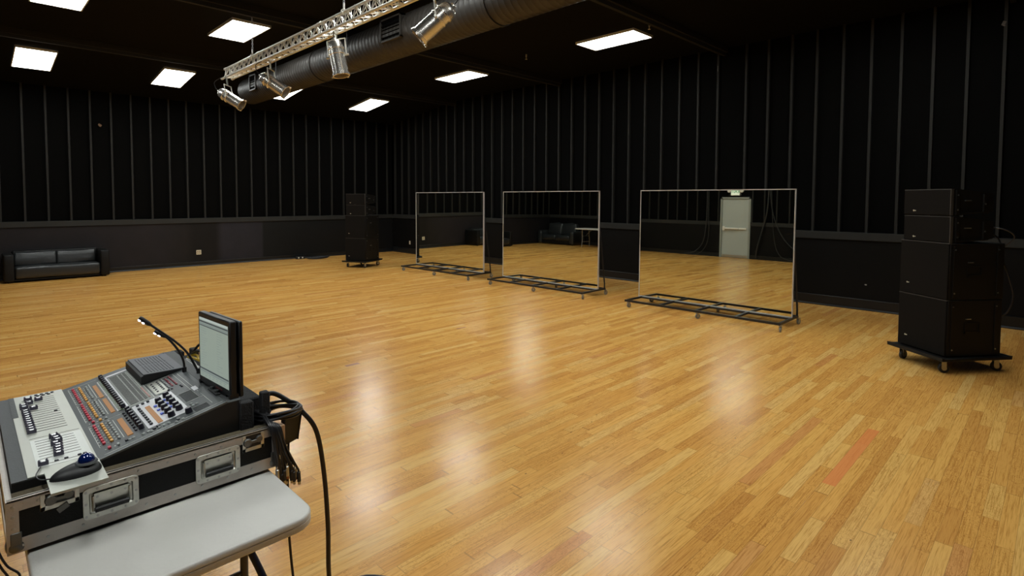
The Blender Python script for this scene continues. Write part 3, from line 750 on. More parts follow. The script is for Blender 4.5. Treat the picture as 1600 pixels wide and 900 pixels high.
def tower_cable():
    R_ = RZ(math.radians(-37.8)); o = Vector((-3.26, -15.382, 0))
    def q(x, y, z): return tuple(R_ @ Vector((x, y, 0))+o+Vector((0, 0, z)))
    mb = MB(); mb.tube(smoothpath([q(0.50, 0.2, 1.50), q(0.58, 0.12, 1.46), q(0.66, 0.08, 1.38), q(0.67, 0.05, 1.2), q(0.72, 0.02, 1.0), q(0.76, 0.0, 0.8), q(0.73, 0.03, 0.62), q(0.66, 0.1, 0.55)], 8), 0.008, 8)
    single('speaker_cable', mb, M_CABLE, 'black speaker cable looping down behind the big tower at the right edge', 'cable', q(0.66, 0.1, 0.55))
    mb = MB(); mb.tube(smoothpath([q(0.52, 0.15, 1.52), q(0.62, 0.0, 1.50), q(0.70, -0.04, 1.42), q(0.66, 0.05, 1.30)], 8), 0.007, 8)
    single('speaker_cable', mb, M_CABLE, 'short black speaker cable curling behind the upper boxes of the right tower', 'cable', q(0.66, 0.05, 1.30))
tower_cable()

# ------------------------------------------------------------------ coiled cable by the far wall
def far_coil():
    mb = MB(); random.seed(3)
    for k in range(7):
        r = 0.13+0.017*k; ph = random.random()*6; cx, cy = -2.92+random.uniform(-.03, .03), -0.48+random.uniform(-.03, .03)
        mb.tube([(cx+r*1.5*math.cos(a+ph), cy+r*0.8*math.sin(a+ph), 0.012+0.012*(k % 4)+0.008*math.sin(3*a)) for a in [2*PI*q/28 for q in range(28)]], 0.009, 6, closed=True)
    mb.tube(smoothpath([(-2.98, -0.35, 0.012), (-3.05, -0.28, 0.01), (-3.15, -0.26, 0.012), (-3.20, -0.25, 0.02)], 6), 0.01, 6)
    single('cable_coil', mb, M_CABLE, 'loose coil of black cable on the floor by the far wall', 'cable', (-2.92, -0.48, 0))
    t = thing('stage_box', 'little black connector box with two white dots beside the far cable coil', 'box', (-3.34, -0.22, 0))
    b = MB(); b.b2((-0.13, -0.05, 0), (0.13, 0.05, 0.075), bev=0.006); obj('housing', b, M_BLKRUB, t)
    for x in (-0.07, 0.045):
        c = MB(); c.lathe([(0, 0), (0.02, 0), (0.02, 0.008), (0, 0.01)], c=(x, -0.05, 0.04), rot=RX(PI/2), seg=12); obj('connector', c, M_WHITE, t)
far_coil()

# ------------------------------------------------------------------ sofas
def rbox(c, size, bev, sub=2, puff=0.0, wr=0.0, seed=0):
    """soft cushion mesh"""
    mb = MB(); bm = mb.bm
    bmesh.ops.create_cube(bm, size=1.0); bmesh.ops.scale(bm, vec=Vector(size), verts=bm.verts)
    bmesh.ops.bevel(bm, geom=list(bm.edges), offset=bev, segments=3, affect='EDGES', profile=0.5)
    bmesh.ops.subdivide_edges(bm, edges=list(bm.edges), cuts=sub, use_grid_fill=True)
    rnd = random.Random(seed); ph = [rnd.random()*6 for _ in range(6)]
    for v in bm.verts:
        x, y, z = (v.co[i]/size[i]*2 for i in range(3))
        f = puff*(1-x*x)*(1-z*z)
        v.co.y += math.copysign(f, v.co.y) if abs(y) > 0.5 else 0
        g = puff*(1-x*x)*(1-y*y)
        v.co.z += math.copysign(g, v.co.z) if abs(z) > 0.5 else 0
        if wr:
            v.co.y += wr*math.sin(x*9+ph[0]+2*z)*math.sin(z*3+ph[1]); v.co.z += wr*math.sin(x*7+ph[2])*math.cos(y*4+ph[3])
    bmesh.ops.translate(bm, vec=Vector(c), verts=bm.verts)
    for f in bm.faces: f.smooth = True
    return mb
def make_sofa(W_, D_, label, loc, rz, backh=0.66, arm=0.17, armh=0.60, seats=1, soft=False):
    # front faces -y ; origin at floor, centre of the back edge
    t = thing('sofa', label, 'sofa', loc, rz)
    b = MB(); b.b2((-W_/2+arm, -D_+0.06, 0.03), (W_/2-arm, 0, 0.20 if soft else 0.075), bev=0.008); obj('base', b, M_LEATHERD, t)
    for s_ in (-1, 1):
        obj('arm', rbox((s_*(W_/2-arm/2), -D_/2, 0.03+(armh-0.03)/2), (arm, D_, armh-0.03), 0.03 if not soft else 0.07, puff=0.005), M_LEATHERD if not soft else M_LEATHER, t)
    obj('back_frame', rbox((0, -0.10, (backh-0.02+0.1)/2), (W_-2*arm+0.02, 0.20, backh-0.12), 0.035, puff=0.004), M_LEATHERD, t)
    iw = W_-2*arm; n_ = 2
    if seats == 1: obj('seat_cushion', rbox((0, -D_/2-0.07, 0.205), (iw-0.01, D_-0.14, 0.25), 0.045, puff=0.012, wr=0.005, seed=2), M_LEATHER, t)
    else:
        for k in range(2): obj('seat_cushion', rbox((-iw/4+k*iw/2, -D_/2-0.06, 0.29), (iw/2-0.01, D_-0.16, 0.22), 0.05, puff=0.02, wr=0.008, seed=4+k), M_LEATHER, t)
    for k in range(n_):
        mb = rbox((0, 0, 0), (iw/n_-(0.0 if not soft else 0.008)-(0.03 if not soft else 0), 0.17 if not soft else 0.19, backh-0.38 if not soft else backh-0.36), 0.035 if not soft else 0.06, puff=0.012 if not soft else 0.03, wr=0.012 if not soft else 0.02, seed=7+k)
        bmesh.ops.rotate(mb.bm, cent=(0, 0, 0), matrix=RX(-0.18), verts=mb.bm.verts)
        bmesh.ops.translate(mb.bm, vec=(-iw/2+iw/n_*(k+0.5)-((k-0.0)*0.028 if not soft else 0), -0.27, (0.32 if not soft else 0.40)+(backh-0.38)/2), verts=mb.bm.verts)
        obj('back_cushion', mb, M_LEATHER, t)
    for x in (-W_/2+0.08, W_/2-0.08):
        for y in (-D_+0.08, -0.08):
            f = MB(); f.lathe([(0, 0), (0.022, 0), (0.028, 0.035), (0, 0.035)], c=(x, y, 0), seg=10); obj('foot', f, M_BLKRUB, t)
    return t
make_sofa(1.80, 0.68, 'long black leather sofa with boxy arms against the left wall', (-8.94, -0.06, 0), 0)
make_sofa(1.95, 0.86, 'puffy black leather loveseat in the opposite corner, seen in the middle mirror', (XW+0.06, -1.06, 0), PI/2, backh=0.86, arm=0.22, armh=0.58, seats=2, soft=True)

# ------------------------------------------------------------------ folding tables
def folding_table(loc, lx, ly, h, label, legcol, rz=0, curved=False):
    """lx, ly size ; origin at floor centre"""
    t = thing('folding_table', label, 'table', loc, rz)
    R_ = 0.075; th = 0.045
    pts = []
    for cx, cy, a0 in ((lx/2-R_, ly/2-R_, 0), (-lx/2+R_, ly/2-R_, 90), (-lx/2+R_, -ly/2+R_, 180), (lx/2-R_, -ly/2+R_, 270)):
        for k in range(9):
            a = math.radians(a0+90*k/8); pts.append((cx+R_*math.cos(a), cy+R_*math.sin(a)))
    mb = MB()
    layers = [(h, 0.006), (h-0.003, 0.002), (h-0.008, 0.0), (h-0.020, 0.0), (h-0.022, 0.002), (h-0.024, 0.0), (h-0.040, 0.0), (h-th, 0.004)]
    rings = []
    for z, ins in layers:
        rings.append([mb.bm.verts.new((x*(1-ins/(lx/2)), y*(1-ins/(ly/2)), z)) for x, y in pts])
    n_ = len(pts)
    for A, B in zip(rings, rings[1:]):
        for k in range(n_): mb.bm.faces.new((A[k], A[(k+1) % n_], B[(k+1) % n_], B[k]))
    mb.bm.faces.new(rings[0]); mb.bm.faces.new(rings[-1][::-1])
    obj('table_top', mb, M_TABLE, t)
    long_y = ly > lx
    for s_ in (-1, 1):
        m_ = MB(); w2 = (lx if long_y else ly)/2-0.14; e = s_*((ly if long_y else lx)/2-0.30)
        def q(a, b, z): return (a, b, z) if long_y else (b, a, z)
        for u in (-w2, w2):
            if curved: m_.tube(smoothpath([q(u, e, h-0.05), q(u*0.98, e, 0.5), q(u*1.05, e-s_*0.02, 0.3), q(u*1.1, e, 0.014)], 5), 0.013, 8)
            else: m_.tube([q(u, e, h-0.05), q(u, e, 0.012)], 0.0135, 10)
        m_.tube([q(-w2, e, 0.22), q(w2, e, 0.22)], 0.011, 8)
        m_.tube([q(-w2, e, h-0.055), q(w2, e, h-0.055)], 0.011, 8)
        o_ = obj('leg_frame', m_, legcol, t)
        k = MB(); k.tube([q(0, e, 0.45), q(0, e-s_*0.30, h-0.05)], 0.008, 6); k.tube([q(-w2, e, 0.45), q(w2, e, 0.45)], 0.008, 6); obj('folding_brace', k, legcol, o_)
    return t
TX0, TX1, TY_0, TY_1, TH = -10.325, -9.607, -14.445, -12.62, 0.737
folding_table(((TX0+TX1)/2, (TY_0+TY_1)/2, 0), TX1-TX0, TY_1-TY_0, TH, 'white plastic folding table in the foreground under the mixing desk', M_TABLEG)
folding_table((-12.05, -3.35, 0), 0.76, 1.83, 0.765, 'distant white folding table by the loveseat, seen in the middle mirror', mat('pale_tube_steel', (0.4, 0.4, 0.38), 0.35, 0.6, var=0.1), 0, True)

# ------------------------------------------------------------------ flight case
CX0, CX1, CY0, CY1, CZ0, CZ1 = -10.366, -9.578, -14.045, -12.955, 0.7495, 0.905
def build_case():
    t = thing('flight_case', 'black road case tray with aluminium edges carrying the mixing desk', 'case', ((CX0+CX1)/2, (CY0+CY1)/2, CZ0))
    w_ = 0.012
    b = MB()
    b.b2((CX0, CY0, CZ0), (CX1, CY1, CZ0+w_))
    b.b2((CX0, CY0, CZ0), (CX1, CY0+w_, CZ1)); b.b2((CX0, CY1-w_, CZ0), (CX1, CY1, CZ1))
    b.b2((CX0, CY0, CZ0), (CX0+w_, CY1, CZ1)); b.b2((CX1-w_, CY0, CZ0), (CX1, CY1, CZ1))
    obj('tray', b, M_LAM, t, world=True)
    f = MB(); f.b2((CX0+w_, CY0+w_, CZ1-0.075), (CX1-w_, CY1-w_, CZ1-0.035)); f.b2((CX0+w_, CY0+w_, CZ1-0.035), (CX1-w_, CY0+0.062, CZ1+0.002)); obj('foam_lining', f, M_FOAM, t, world=True)
    e = MB(); k = 0.003; top, bot = 0.030, 0.042
    for (ya, yb) in ((CY0-k, CY0), (CY1, CY1+k)):
        e.b2((CX0-k, ya, CZ1-top), (CX1+k, yb, CZ1+0.004)); e.b2((CX0-k, ya, CZ0), (CX1+k, yb, CZ0+bot))
        e.b2((CX0-k, ya-0.0006, CZ0), (CX0+0.026, yb+0.0006, CZ1)); e.b2((CX1-0.026, ya-0.0006, CZ0), (CX1+k, yb+0.0006, CZ1))
    for (xa, xb) in ((CX0-k, CX0), (CX1, CX1+k)):
        e.b2((xa, CY0, CZ1-top), (xb, CY1, CZ1+0.004)); e.b2((xa, CY0, CZ0), (xb, CY1, CZ0+bot))
        e.b2((xa, CY0, CZ0), (xb, CY0+0.026, CZ1)); e.b2((xa, CY1-0.026, CZ0), (xb, CY1, CZ1))
    # tongue-and-groove lip: two ridges along the rim
    for (p0, p1) in (((CX0, CY0-k, CZ1), (CX1, CY0+0.004, CZ1+0.006)), ((CX0, CY0+0.009, CZ1), (CX1, CY0+0.014, CZ1+0.007)),
                     ((CX0, CY1-0.012, CZ1), (CX1, CY1, CZ1+0.006)), ((CX0, CY0, CZ1), (CX0+0.012, CY1, CZ1+0.006)), ((CX1-0.012, CY0, CZ1), (CX1, CY1, CZ1+0.006))): e.b2(p0, p1)
    eo = obj('edge_extrusion', e, M_CASEALU, t, world=True)
    pts_ = [(x+(0.02 if z < 0.8 else 0), z) for x in [CX0+0.012]+[CX0+0.07+0.085*i for i in range(9)]+[CX1-0.012] for z in (CZ1-0.015, CZ0+0.020)]
    pts_ += [(CX0+0.012, z) for z in (CZ0+0.075, CZ1-0.045)]
    pr = None
    for (x, z) in pts_:
        if pr is None:
            rv = MB(); rv.lathe([(0, -0.0015), (0.0042, -0.001), (0.0045, 0.001), (0, 0.001)], rot=RX(-PI/2), seg=10); pr = o_ = obj('rivet', rv, M_STEEL, eo)
        else: o_ = pr.copy(); C.objects.link(o_); o_.parent = eo
        o_.location = Vector((x, CY0-0.004, z))-wloc(eo)
    for x in (CX0+0.12, CX1-0.12):
        for y in (CY0+0.10, CY1-0.12):
            ft = MB(); ft.lathe([(0, 0), (0.016, 0), (0.018, CZ0-TH), (0, CZ0-TH)], c=(x, y, TH), seg=14); obj('rubber_foot', ft, M_BLKRUB, t, world=True)
    # ball corners
    for x in (CX0, CX1):
        for y in (CY0, CY1):
            c = MB(); sx = 1 if x == CX0 else -1; sy = 1 if y == CY0 else -1
            c.box((x+sx*0.018, y+sy*0.018, CZ0+0.018), (0.05, 0.05, 0.044), bev=0.018, seg=3)
            c.b2((x+sx*0.005, y-sy*0.006, CZ0+0.02), (x+sx*0.031, y, CZ0+0.062), bev=0.002)
            obj('ball_corner', c, M_STEELD, t, world=True)
    # spring handles on the near side
    def dish(x0, x1, z0, z1):
        yf = CY0-0.004; p = MB(); r = 0.014; cx, cz = (x0+x1)/2, (z0+z1)/2; bw = 0.016
        def ring(px0, px1, pz0, pz1, rr, y):
            out = []
            for ax, az, a0 in ((px1-rr, pz1-rr, 0), (px0+rr, pz1-rr, 90), (px0+rr, pz0+rr, 180), (px1-rr, pz0+rr, 270)):
                for q in range(5):
                    a = math.radians(a0+90*q/4); out.append(p.bm.verts.new((ax+rr*math.cos(a), y, az+rr*math.sin(a))))
            return out
        R0 = ring(x0, x1, z0, z1, r, yf); R1 = ring(x0+0.001, x1-0.001, z0+0.001, z1-0.001, r, yf-0.0025)
        R2 = ring(x0+bw, x1-bw, z0+bw, z1-bw, 0.006, yf-0.0025); R3 = ring(x0+bw+0.003, x1-bw-0.003, z0+bw+0.003, z1-bw-0.003, 0.005, yf+0.0035)
        for A, B in ((R0, R1), (R1, R2), (R2, R3)):
            for q in range(20): fc = p.bm.faces.new((A[q], A[(q+1) % 20], B[(q+1) % 20], B[q]))
        p.bm.faces.new(R3)
        o_ = obj('handle_dish', p, M_ZINC, t, world=True)
        g = MB(); zc = z0+bw+0.014
        g.tube([(x0+bw+0.014, yf-0.011, zc), (x1-bw-0.014, yf-0.011, zc)], 0.0085, 12, m=M_BLKRUB)
        for xx in (x0+bw+0.010, x1-bw-0.010): g.tube([(xx, yf-0.011, zc-0.002), (xx, yf-0.004, z1-bw-0.012)], 0.004, 8, m=M_ZINC)
        g.b2((x0+bw+0.012, yf-0.001, z1-bw-0.03), (x1-bw-0.012, yf-0.004, z1-bw-0.006), m=M_ZINC)
        obj('grip', g, None, o_, world=True)
        s_ = MB()
        for xx in [x0+0.008, x1-0.008]:
            for zz in (z0+0.012, cz, z1-0.012): s_.lathe([(0, -0.001), (0.004, -0.0005), (0.004, 0.001), (0, 0.001)], c=(xx, yf-0.003, zz), rot=RX(-PI/2), seg=10)
        for f_ in (0.25, 0.5, 0.75):
            for zz in (z0+0.007, z1-0.007, z1-bw-0.018): s_.lathe([(0, -0.001), (0.004, -0.0005), (0.004, 0.001), (0, 0.001)], c=(x0+(x1-x0)*f_, yf-0.004, zz), rot=RX(-PI/2), seg=10)
        obj('rivet', s_, M_STEEL, o_, world=True)
    dish(-10.191, -10.042, 0.780, 0.882); dish(-9.872, -9.722, 0.778, 0.880)
    # recessed butterfly latches
    def latch(x0, x1, z0, z1, droop):
        yf = CY0-0.004; p = MB()
        p.b2((x0, yf-0.002, z0), (x0+0.012, yf, z1), bev=0.001, m=M_ZINC); p.b2((x1-0.012, yf-0.002, z0), (x1, yf, z1), bev=0.001, m=M_ZINC); p.b2((x0, yf-0.002, z0), (x1, yf, z0+0.014), bev=0.001, m=M_ZINC)
        p.b2((x0+0.010, yf-0.0008, z0+0.012), (x1-0.010, yf+0.0015, z1-0.002), m=M_BLKSTEEL)
        for f_ in p.bm.faces:
            if f_.material_index == 0: pass
        o_ = obj('latch', p, None, t, world=True)
        l = MB(); cx = (x0+x1)/2; cz = (z0+z1)/2+0.004
        l.lathe([(0, -0.008), (0.013, -0.008), (0.016, -0.004), (0.016, 0.0), (0, 0)], c=(cx-0.022, yf-0.001, cz), rot=RX(-PI/2), seg=16)
        l.lathe([(0, -0.008), (0.011, -0.008), (0.013, -0.004), (0.013, 0.0), (0, 0)], c=(cx+0.02, yf-0.001, cz+0.004), rot=RX(-PI/2), seg=16)
        l.b2((cx-0.03, yf-0.009, cz-0.006), (cx+0.03, yf-0.004, cz+0.006), bev=0.002)
        if droop: l.box((cx+0.006, yf-0.005, z0-0.004), (0.030, 0.003, 0.018), rot=RY(-0.5), bev=0.001)
        obj('twist_key', l, M_STEELD, o_, world=True)
    latch(-10.292, -10.198, 0.852, 0.902, True); latch(-9.713, -9.634, 0.843, 0.904, False)
    # case end corner, warm light put into its tan colour; foam posts at the rear
    for (x0, x1, y0, y1, zt) in ((-9.700, -9.650, -13.995, -13.955, 1.012), (-9.615, -9.583, -13.985, -13.950, 1.03), (-9.70, -9.65, -13.06, -13.0, 1.02), (-9.615, -9.583, -13.06, -13.0, 1.02)):
        p = MB(); p.b2((x0, y0, CZ1-0.04), (x1, y1, zt), bev=0.004); obj('foam_post', p, M_BFOAM, t, world=True)
    rr = MB(); rr.b2((-9.695, -13.92, CZ1-0.04), (-9.592, -13.05, 0.998), bev=0.006); obj('rear_foam_block', rr, M_BFOAM, t, world=True)
    wd = MB(); wd.b2((CX1+0.003, CY0+0.002, CZ0+0.045), (CX1+0.028, CY0+0.10, CZ1-0.002), bev=0.002); obj('case_end_corner', wd, M_TAN, t, world=True, label='corner of the case end, coloured tan for the warm light on it')
build_case()

# ------------------------------------------------------------------ mixing console
YN0, YF0 = -13.98, -13.035           # near and far side
SL = (1.023-0.930)/(10.137-9.742); HY = math.hypot(1, SL); XH = -10.137; ZH = 0.930; SANG = math.atan(SL)
def PS(u, v, h=0.0):    # point on the sloped control surface, h above it
    return Vector((XH+(u-SL*h)/HY, YN0+v, ZH+(u*SL+h)/HY))
def PF(u, v, h=0.0):    # point on the flat fader deck
    return Vector((XH+u, YN0+v, 0.936+h))
RS = RY(-SANG)
def build_console():
    t = thing('mixing_console', 'grey digital mixing desk with faders and coloured buttons in the road case', 'mixing desk', ((-10.35-9.72)/2, -13.5, 0.872))
    zb = 0.872
    ch = MB(); poly = [(-10.352, zb), (-10.352, 0.932), (XH, 0.932-0.002), (-9.742, 1.021), (-9.700, 1.024), (-9.700, zb)]
    ch.prism(poly, YN0, YF0, axis='y'); obj('chassis', ch, M_CONSD, t, world=True)
    # arm rest / fader deck
    d = MB(); d.b2((-10.352, YN0, 0.931), (XH, YF0, 0.936), m=M_CONSG); obj('deck', d, None, t, world=True, label='dark grey arm rest strip along the front')
    p = MB(); p.b2((-10.314, YN0+0.003, 0.936), (XH-0.001, YF0-0.003, 0.9385)); p2 = obj('fader_plate', p, M_PLATE, t, world=True, label='pale beige metal plate full of fader slots')
    # dark notch of tape on the far front of the plate
    k = MB(); k.b2((-10.316, YF0-0.30, 0.9388), (-10.298, YF0-0.004, 0.9393)); obj('tape_patch', k, M_CONSG, p2, world=True)
    k = MB(); k.b2(tuple(PF(-0.150, 0.058, 0.0026)), tuple(PF(-0.008, 0.335, 0.0032))); obj('plate_inlay', k, M_PLATEW, p2, world=True)
    s_ = MB()
    chans1 = [0.862-0.0292*i for i in range(16)]; chans2 = [0.316-0.0262*i for i in range(8)]
    for v in chans1: s_.b2(tuple(PF(-0.140, v-0.0016, 0.0030)), tuple(PF(-0.036, v+0.0016, 0.0036)))
    for v in chans2: s_.b2(tuple(PF(-0.138, v-0.0016, 0.0030)), tuple(PF(-0.030, v+0.0016, 0.0038)))
    s_.b2(tuple(PF(-0.138, 0.078, 0.0030)), tuple(PF(-0.03, 0.081, 0.0038)))
    s_.b2(tuple(PF(-0.15, 0.352, 0.0030)), tuple(PF(-0.01, 0.354, 0.0034)))
    obj('fader_slots', s_, M_SLOT, p2, world=True)
    # small keys on the plate
    for (u, v) in [(-0.090+0.018*i, 0.915) for i in range(4)]+[(-0.085+0.018*i, 0.897) for i in range(3)]+[(-0.050, 0.632), (-0.04, 0.085), (-0.026, 0.085), (-0.075, 0.085), (-0.10, 0.083)]:
        b = MB(); b.box(tuple(PF(u, v, 0.005)), (0.011, 0.008, 0.005), bev=0.0015); obj('plate_key', b, M_DKB, t, world=True)
    # fader caps
    def cap(P):
        m_ = MB(); w2 = 0.0085
        prof = [(-0.013, 0.0), (-0.013, 0.013), (-0.010, 0.0165), (-0.004, 0.0105), (0.004, 0.0105), (0.010, 0.0165), (0.013, 0.013), (0.013, 0.0)]
        m_.prism(prof, -w2, w2, axis='y', m=M_FADER, c=tuple(P))
        m_.b2((P.x-0.0062, P.y-w2*0.62, P.z+0.0108), (P.x+0.0062, P.y+w2*0.62, P.z+0.0126), m=M_FADERW)
        return m_
    fu = {0: -0.120, 1: -0.088, 2: -0.120, 3: -0.139, 4: -0.139, 5: -0.112}
    proto = None
    spots = [(fu.get(i, -0.138), v) for i, v in enumerate(chans1)]+[((-0.086, -0.082, -0.080, -0.088, -0.084, -0.086, -0.088, -0.090)[i], v) for i, v in enumerate(chans2)]+[(-0.134, 0.079)]
    def stamp(name, maker, mat_, places, rot=None):
        pr = None
        for pos in places:
            if pr is None:
                pr = obj(name, maker(), mat_, t); o_ = pr
            else:
                o_ = pr.copy(); C.objects.link(o_); o_.parent = t
            o_.location = pos-wloc(t)
            if rot: o_.rotation_euler = rot
    stamp('fader_cap', lambda: cap(Vector((0, 0, 0))), None, [PF(u, v, 0.003) for u, v in spots])
    # sloped control surface
    c = MB(); c.box(tuple(PS(0.203, (YF0-YN0)/2, 0.0005)), (0.406, YF0-YN0, 0.004), rot=RS)
    cs = obj('control_surface', c, M_CONS, t, world=True)
    bk = MB(); bk.b2((-9.744, YN0, 1.019), (-9.690, YF0, 1.0265), bev=0.003); bk.b2((-9.757, YN0+0.004, 1.0205), (-9.752, YF0-0.004, 1.0222)); obj('rear_deck', bk, M_CONSG, t, world=True)
    trim = MB(); trim.box(tuple(PS(0.203, 0.003, 0.003)), (0.41, 0.006, 0.006), rot=RS); obj('side_trim', trim, mat('console_trim', (0.16, 0.17, 0.17), 0.4, 0.3, var=0.1), t, world=True)
    # button banks
    def bank(v0, v1, n_=8): return [v0+(v1-v0)*i/(n_-1) for i in range(n_)]
    def key(sx, sy, h): 
        def mk(): m_ = MB(); m_.box((0, 0, h/2), (sx, sy, h), bev=0.0016); return m_
        return mk
    rotE = (0, -SANG, 0)
    def sp(lst): return [PS(u, v, 0.002) for u, v in lst]
    reds = [(0.034, v) for v in bank(0.874, 0.666)+bank(0.620, 0.413)+bank(0.322, 0.124)]+[(0.038, 0.372), (0.041, 0.065)]
    orgs = [(0.056, v) for v in bank(0.862, 0.663)+bank(0.615, 0.414)+bank(0.311, 0.118)]+[(0.060, 0.365)]
    grys = [(0.078, v) for v in bank(0.841, 0.663)+bank(0.611, 0.416)+bank(0.310, 0.117)]+[(0.078, 0.36), (0.066, 0.062)]
    stamp('red_button', key(0.0095, 0.015, 0.008), M_RED, sp(reds), rotE)
    stamp('amber_button', key(0.0095, 0.015, 0.008), M_ORG, sp(orgs), rotE)
    stamp('grey_button', key(0.0075, 0.016, 0.007), M_GRY, sp(grys), rotE)
    leds = MB()
    for (u, v) in reds: leds.box(tuple(PS(u-0.0115, v, 0.003)), (0.004, 0.005, 0.002), rot=RS)
    for (u, v) in orgs: leds.box(tuple(PS(u-0.0105, v, 0.003)), (0.004, 0.005, 0.002), rot=RS)
    for (u, v) in grys: leds.box(tuple(PS(u-0.0095, v, 0.003)), (0.004, 0.006, 0.002), rot=RS)
    obj('indicator_lights', leds, M_PRINT, cs, world=True)
    # printed frame lines
    ln = MB()
    def line(u0, v0, u1, v1, wd=0.0016, mb_=ln, hh=0.0028, m=None):
        a = PS(u0, v0, hh); b = PS(u1, v1, hh); c_ = (a+b)/2; L_ = (b-a).length
        if abs(v1-v0) > abs(u1-u0): mb_.box(tuple(c_), (wd, L_, 0.0006), rot=RS, m=m)
        else: mb_.box(tuple(c_), (L_, wd, 0.0006), rot=RS, m=m)
    for v0, v1 in ((0.90, 0.655), (0.64, 0.40), (0.335, 0.105)): line(0.019, v0, 0.019, v1); line(0.0905, v0-0.02, 0.0905, v1, 0.002)
    line(0.018, 0.905, 0.125, 0.905); line(0.018, 0.648, 0.13, 0.648); line(0.018, 0.345, 0.14, 0.345); line(0.02, 0.03, 0.40, 0.03, 0.0018)
    line(0.158, 0.86, 0.158, 0.375, 0.0025); line(0.246, 0.86, 0.246, 0.375, 0.0025); line(0.158, 0.378, 0.26, 0.378, 0.0025); line(0.121, 0.86, 0.121, 0.62, 0.003); line(0.121, 0.60, 0.121, 0.39, 0.003)
    line(0.25, 0.565, 0.345, 0.565); line(0.345, 0.565, 0.370, 0.18, 0.0014); line(0.30, 0.29, 0.37, 0.29); line(0.30, 0.17, 0.37, 0.17); line(0.372, 0.55, 0.372, 0.06, 0.0014)
    obj('printed_lines', ln, M_PRINT, cs, world=True)
    # amber displays
    for (u0, u1, v0, v1) in ((0.098, 0.112, 0.625, 0.825), (0.100, 0.114, 0.396, 0.595), (0.101, 0.118, 0.099, 0.296)):
        m_ = MB(); m_.box(tuple(PS((u0+u1)/2, (v0+v1)/2, 0.0035)), (u1-u0, v1-v0, 0.003), rot=RS); obj('amber_display', m_, M_LCD, t, world=True)
    # pale strip with green ticks under the encoders
    st = MB(); st.box(tuple(PS(0.131, 0.74, 0.003)), (0.020, 0.24, 0.0016), rot=RS, m=M_WPANEL); st.box(tuple(PS(0.131, 0.50, 0.003)), (0.020, 0.23, 0.0016), rot=RS, m=M_WPANEL)
    M_GRN = mat('green_ticks', (0.08, 0.14, 0.03), 0.5, var=0.1)
    for v in [0.85-0.0145*i for i in range(33)]: st.box(tuple(PS(0.131, v, 0.0045)), (0.016, 0.006, 0.001), rot=RS, m=M_GRN)
    obj('label_strip', st, None, cs, world=True)
    wl = MB(); wl.box(tuple(PS(0.1535, 0.63, 0.003)), (0.011, 0.52, 0.0016), rot=RS); wl.box(tuple(PS(0.20, 0.885, 0.003)), (0.08, 0.02, 0.0016), rot=RS); obj('white_strip', wl, M_WPANEL, cs, world=True)
    # encoders
    def knob(r, h):
        def mk(): m_ = MB(); m_.lathe([(0, 0), (r, 0), (r*0.98, h*0.3), (r*0.82, h*0.9), (r*0.7, h), (0, h)], seg=14); return m_
        return mk
    enc = [(0.142, v) for v in bank(0.895, 0.40, 17)]+[(0.147, v) for v in bank(0.345, 0.115, 8)]
    stamp('encoder_knob', knob(0.0095, 0.019), M_KNOB, sp(enc), rotE)
    enc2 = [(0.130, v) for v in bank(0.335, 0.12, 8)]
    stamp('dark_key', key(0.008, 0.012, 0.006), M_DKB, sp(enc2), rotE)
    # meter bridge grid (slits)
    mt = MB(); mt.box(tuple(PS(0.202, 0.618, 0.0028)), (0.084, 0.478, 0.0012), rot=RS, m=mat('meter_ground', (0.26, 0.27, 0.25), 0.5, var=0.08))
    M_DSL = mat('meter_slit', (0.035, 0.035, 0.033), 0.5, var=0.1)
    for i in range(26):
        v = 0.845-0.0178*i
        for (u0, u1) in ((0.166, 0.194), (0.199, 0.212), (0.216, 0.226)): mt.box(tuple(PS((u0+u1)/2, v, 0.004)), (u1-u0, 0.0085, 0.0012), rot=RS, m=M_DSL)
        mt.box(tuple(PS(0.2335, v, 0.005)), (0.006, 0.009, 0.004), rot=RS, m=M_PRINT if i < 17 else mat('pink_key', (0.6, 0.36, 0.33), 0.4, var=0.1))
    obj('meter_panel', mt, None, t, world=True)
    # white assignment panel with knobs
    wp = MB(); wp.box(tuple(PS(0.232, 0.222, 0.003)), (0.140, 0.283, 0.002), rot=RS); obj('white_panel', wp, M_WPANEL, t, world=True, label='white control panel with round knobs')
    d = MB(); d.box(tuple(PS(0.203, 0.193, 0.005)), (0.016, 0.208, 0.003), rot=RS); obj('amber_display', d, M_LCD, t, world=True)
    keys = [(0.177, v) for v in bank(0.300, 0.108)]+[(0.180, 0.345), (0.198, 0.345), (0.216, 0.345)]
    stamp('dark_key', key(0.010, 0.013, 0.007), M_DKB, [PS(u, v, 0.004) for u, v in keys], rotE)
    stamp('rotary_knob', knob(0.0125, 0.021), M_KNOB, [PS(0.2425, v, 0.004) for v in (0.292, 0.245, 0.198, 0.151, 0.100)]+[PS(0.276, v, 0.004) for v in (0.320, 0.270, 0.222, 0.172, 0.130)]+[PS(0.292, 0.066, 0.002)], rotE)
    stamp('blue_key', key(0.011, 0.013, 0.006), M_BLUEL, [PS(0.224, v, 0.004) for v in (0.262, 0.210, 0.160)]+[PS(0.2595, v, 0.004) for v in (0.286, 0.238, 0.190)], rotE)
    # middle panel of small dark keys, red key grid
    mp = MB(); mp.box(tuple(PS(0.278, 0.472, 0.003)), (0.048, 0.165, 0.0016), rot=RS); obj('pale_panel', mp, M_PLATE, cs, world=True)
    sm = [(0.268, v) for v in bank(0.53, 0.42, 5)]+[(0.290, v) for v in bank(0.535, 0.42, 6)]+[(0.30, 0.385), (0.312, 0.385), (0.345, 0.385), (0.345, 0.365)]
    stamp('small_key', key(0.008, 0.010, 0.005), M_DKB, sp(sm), rotE)
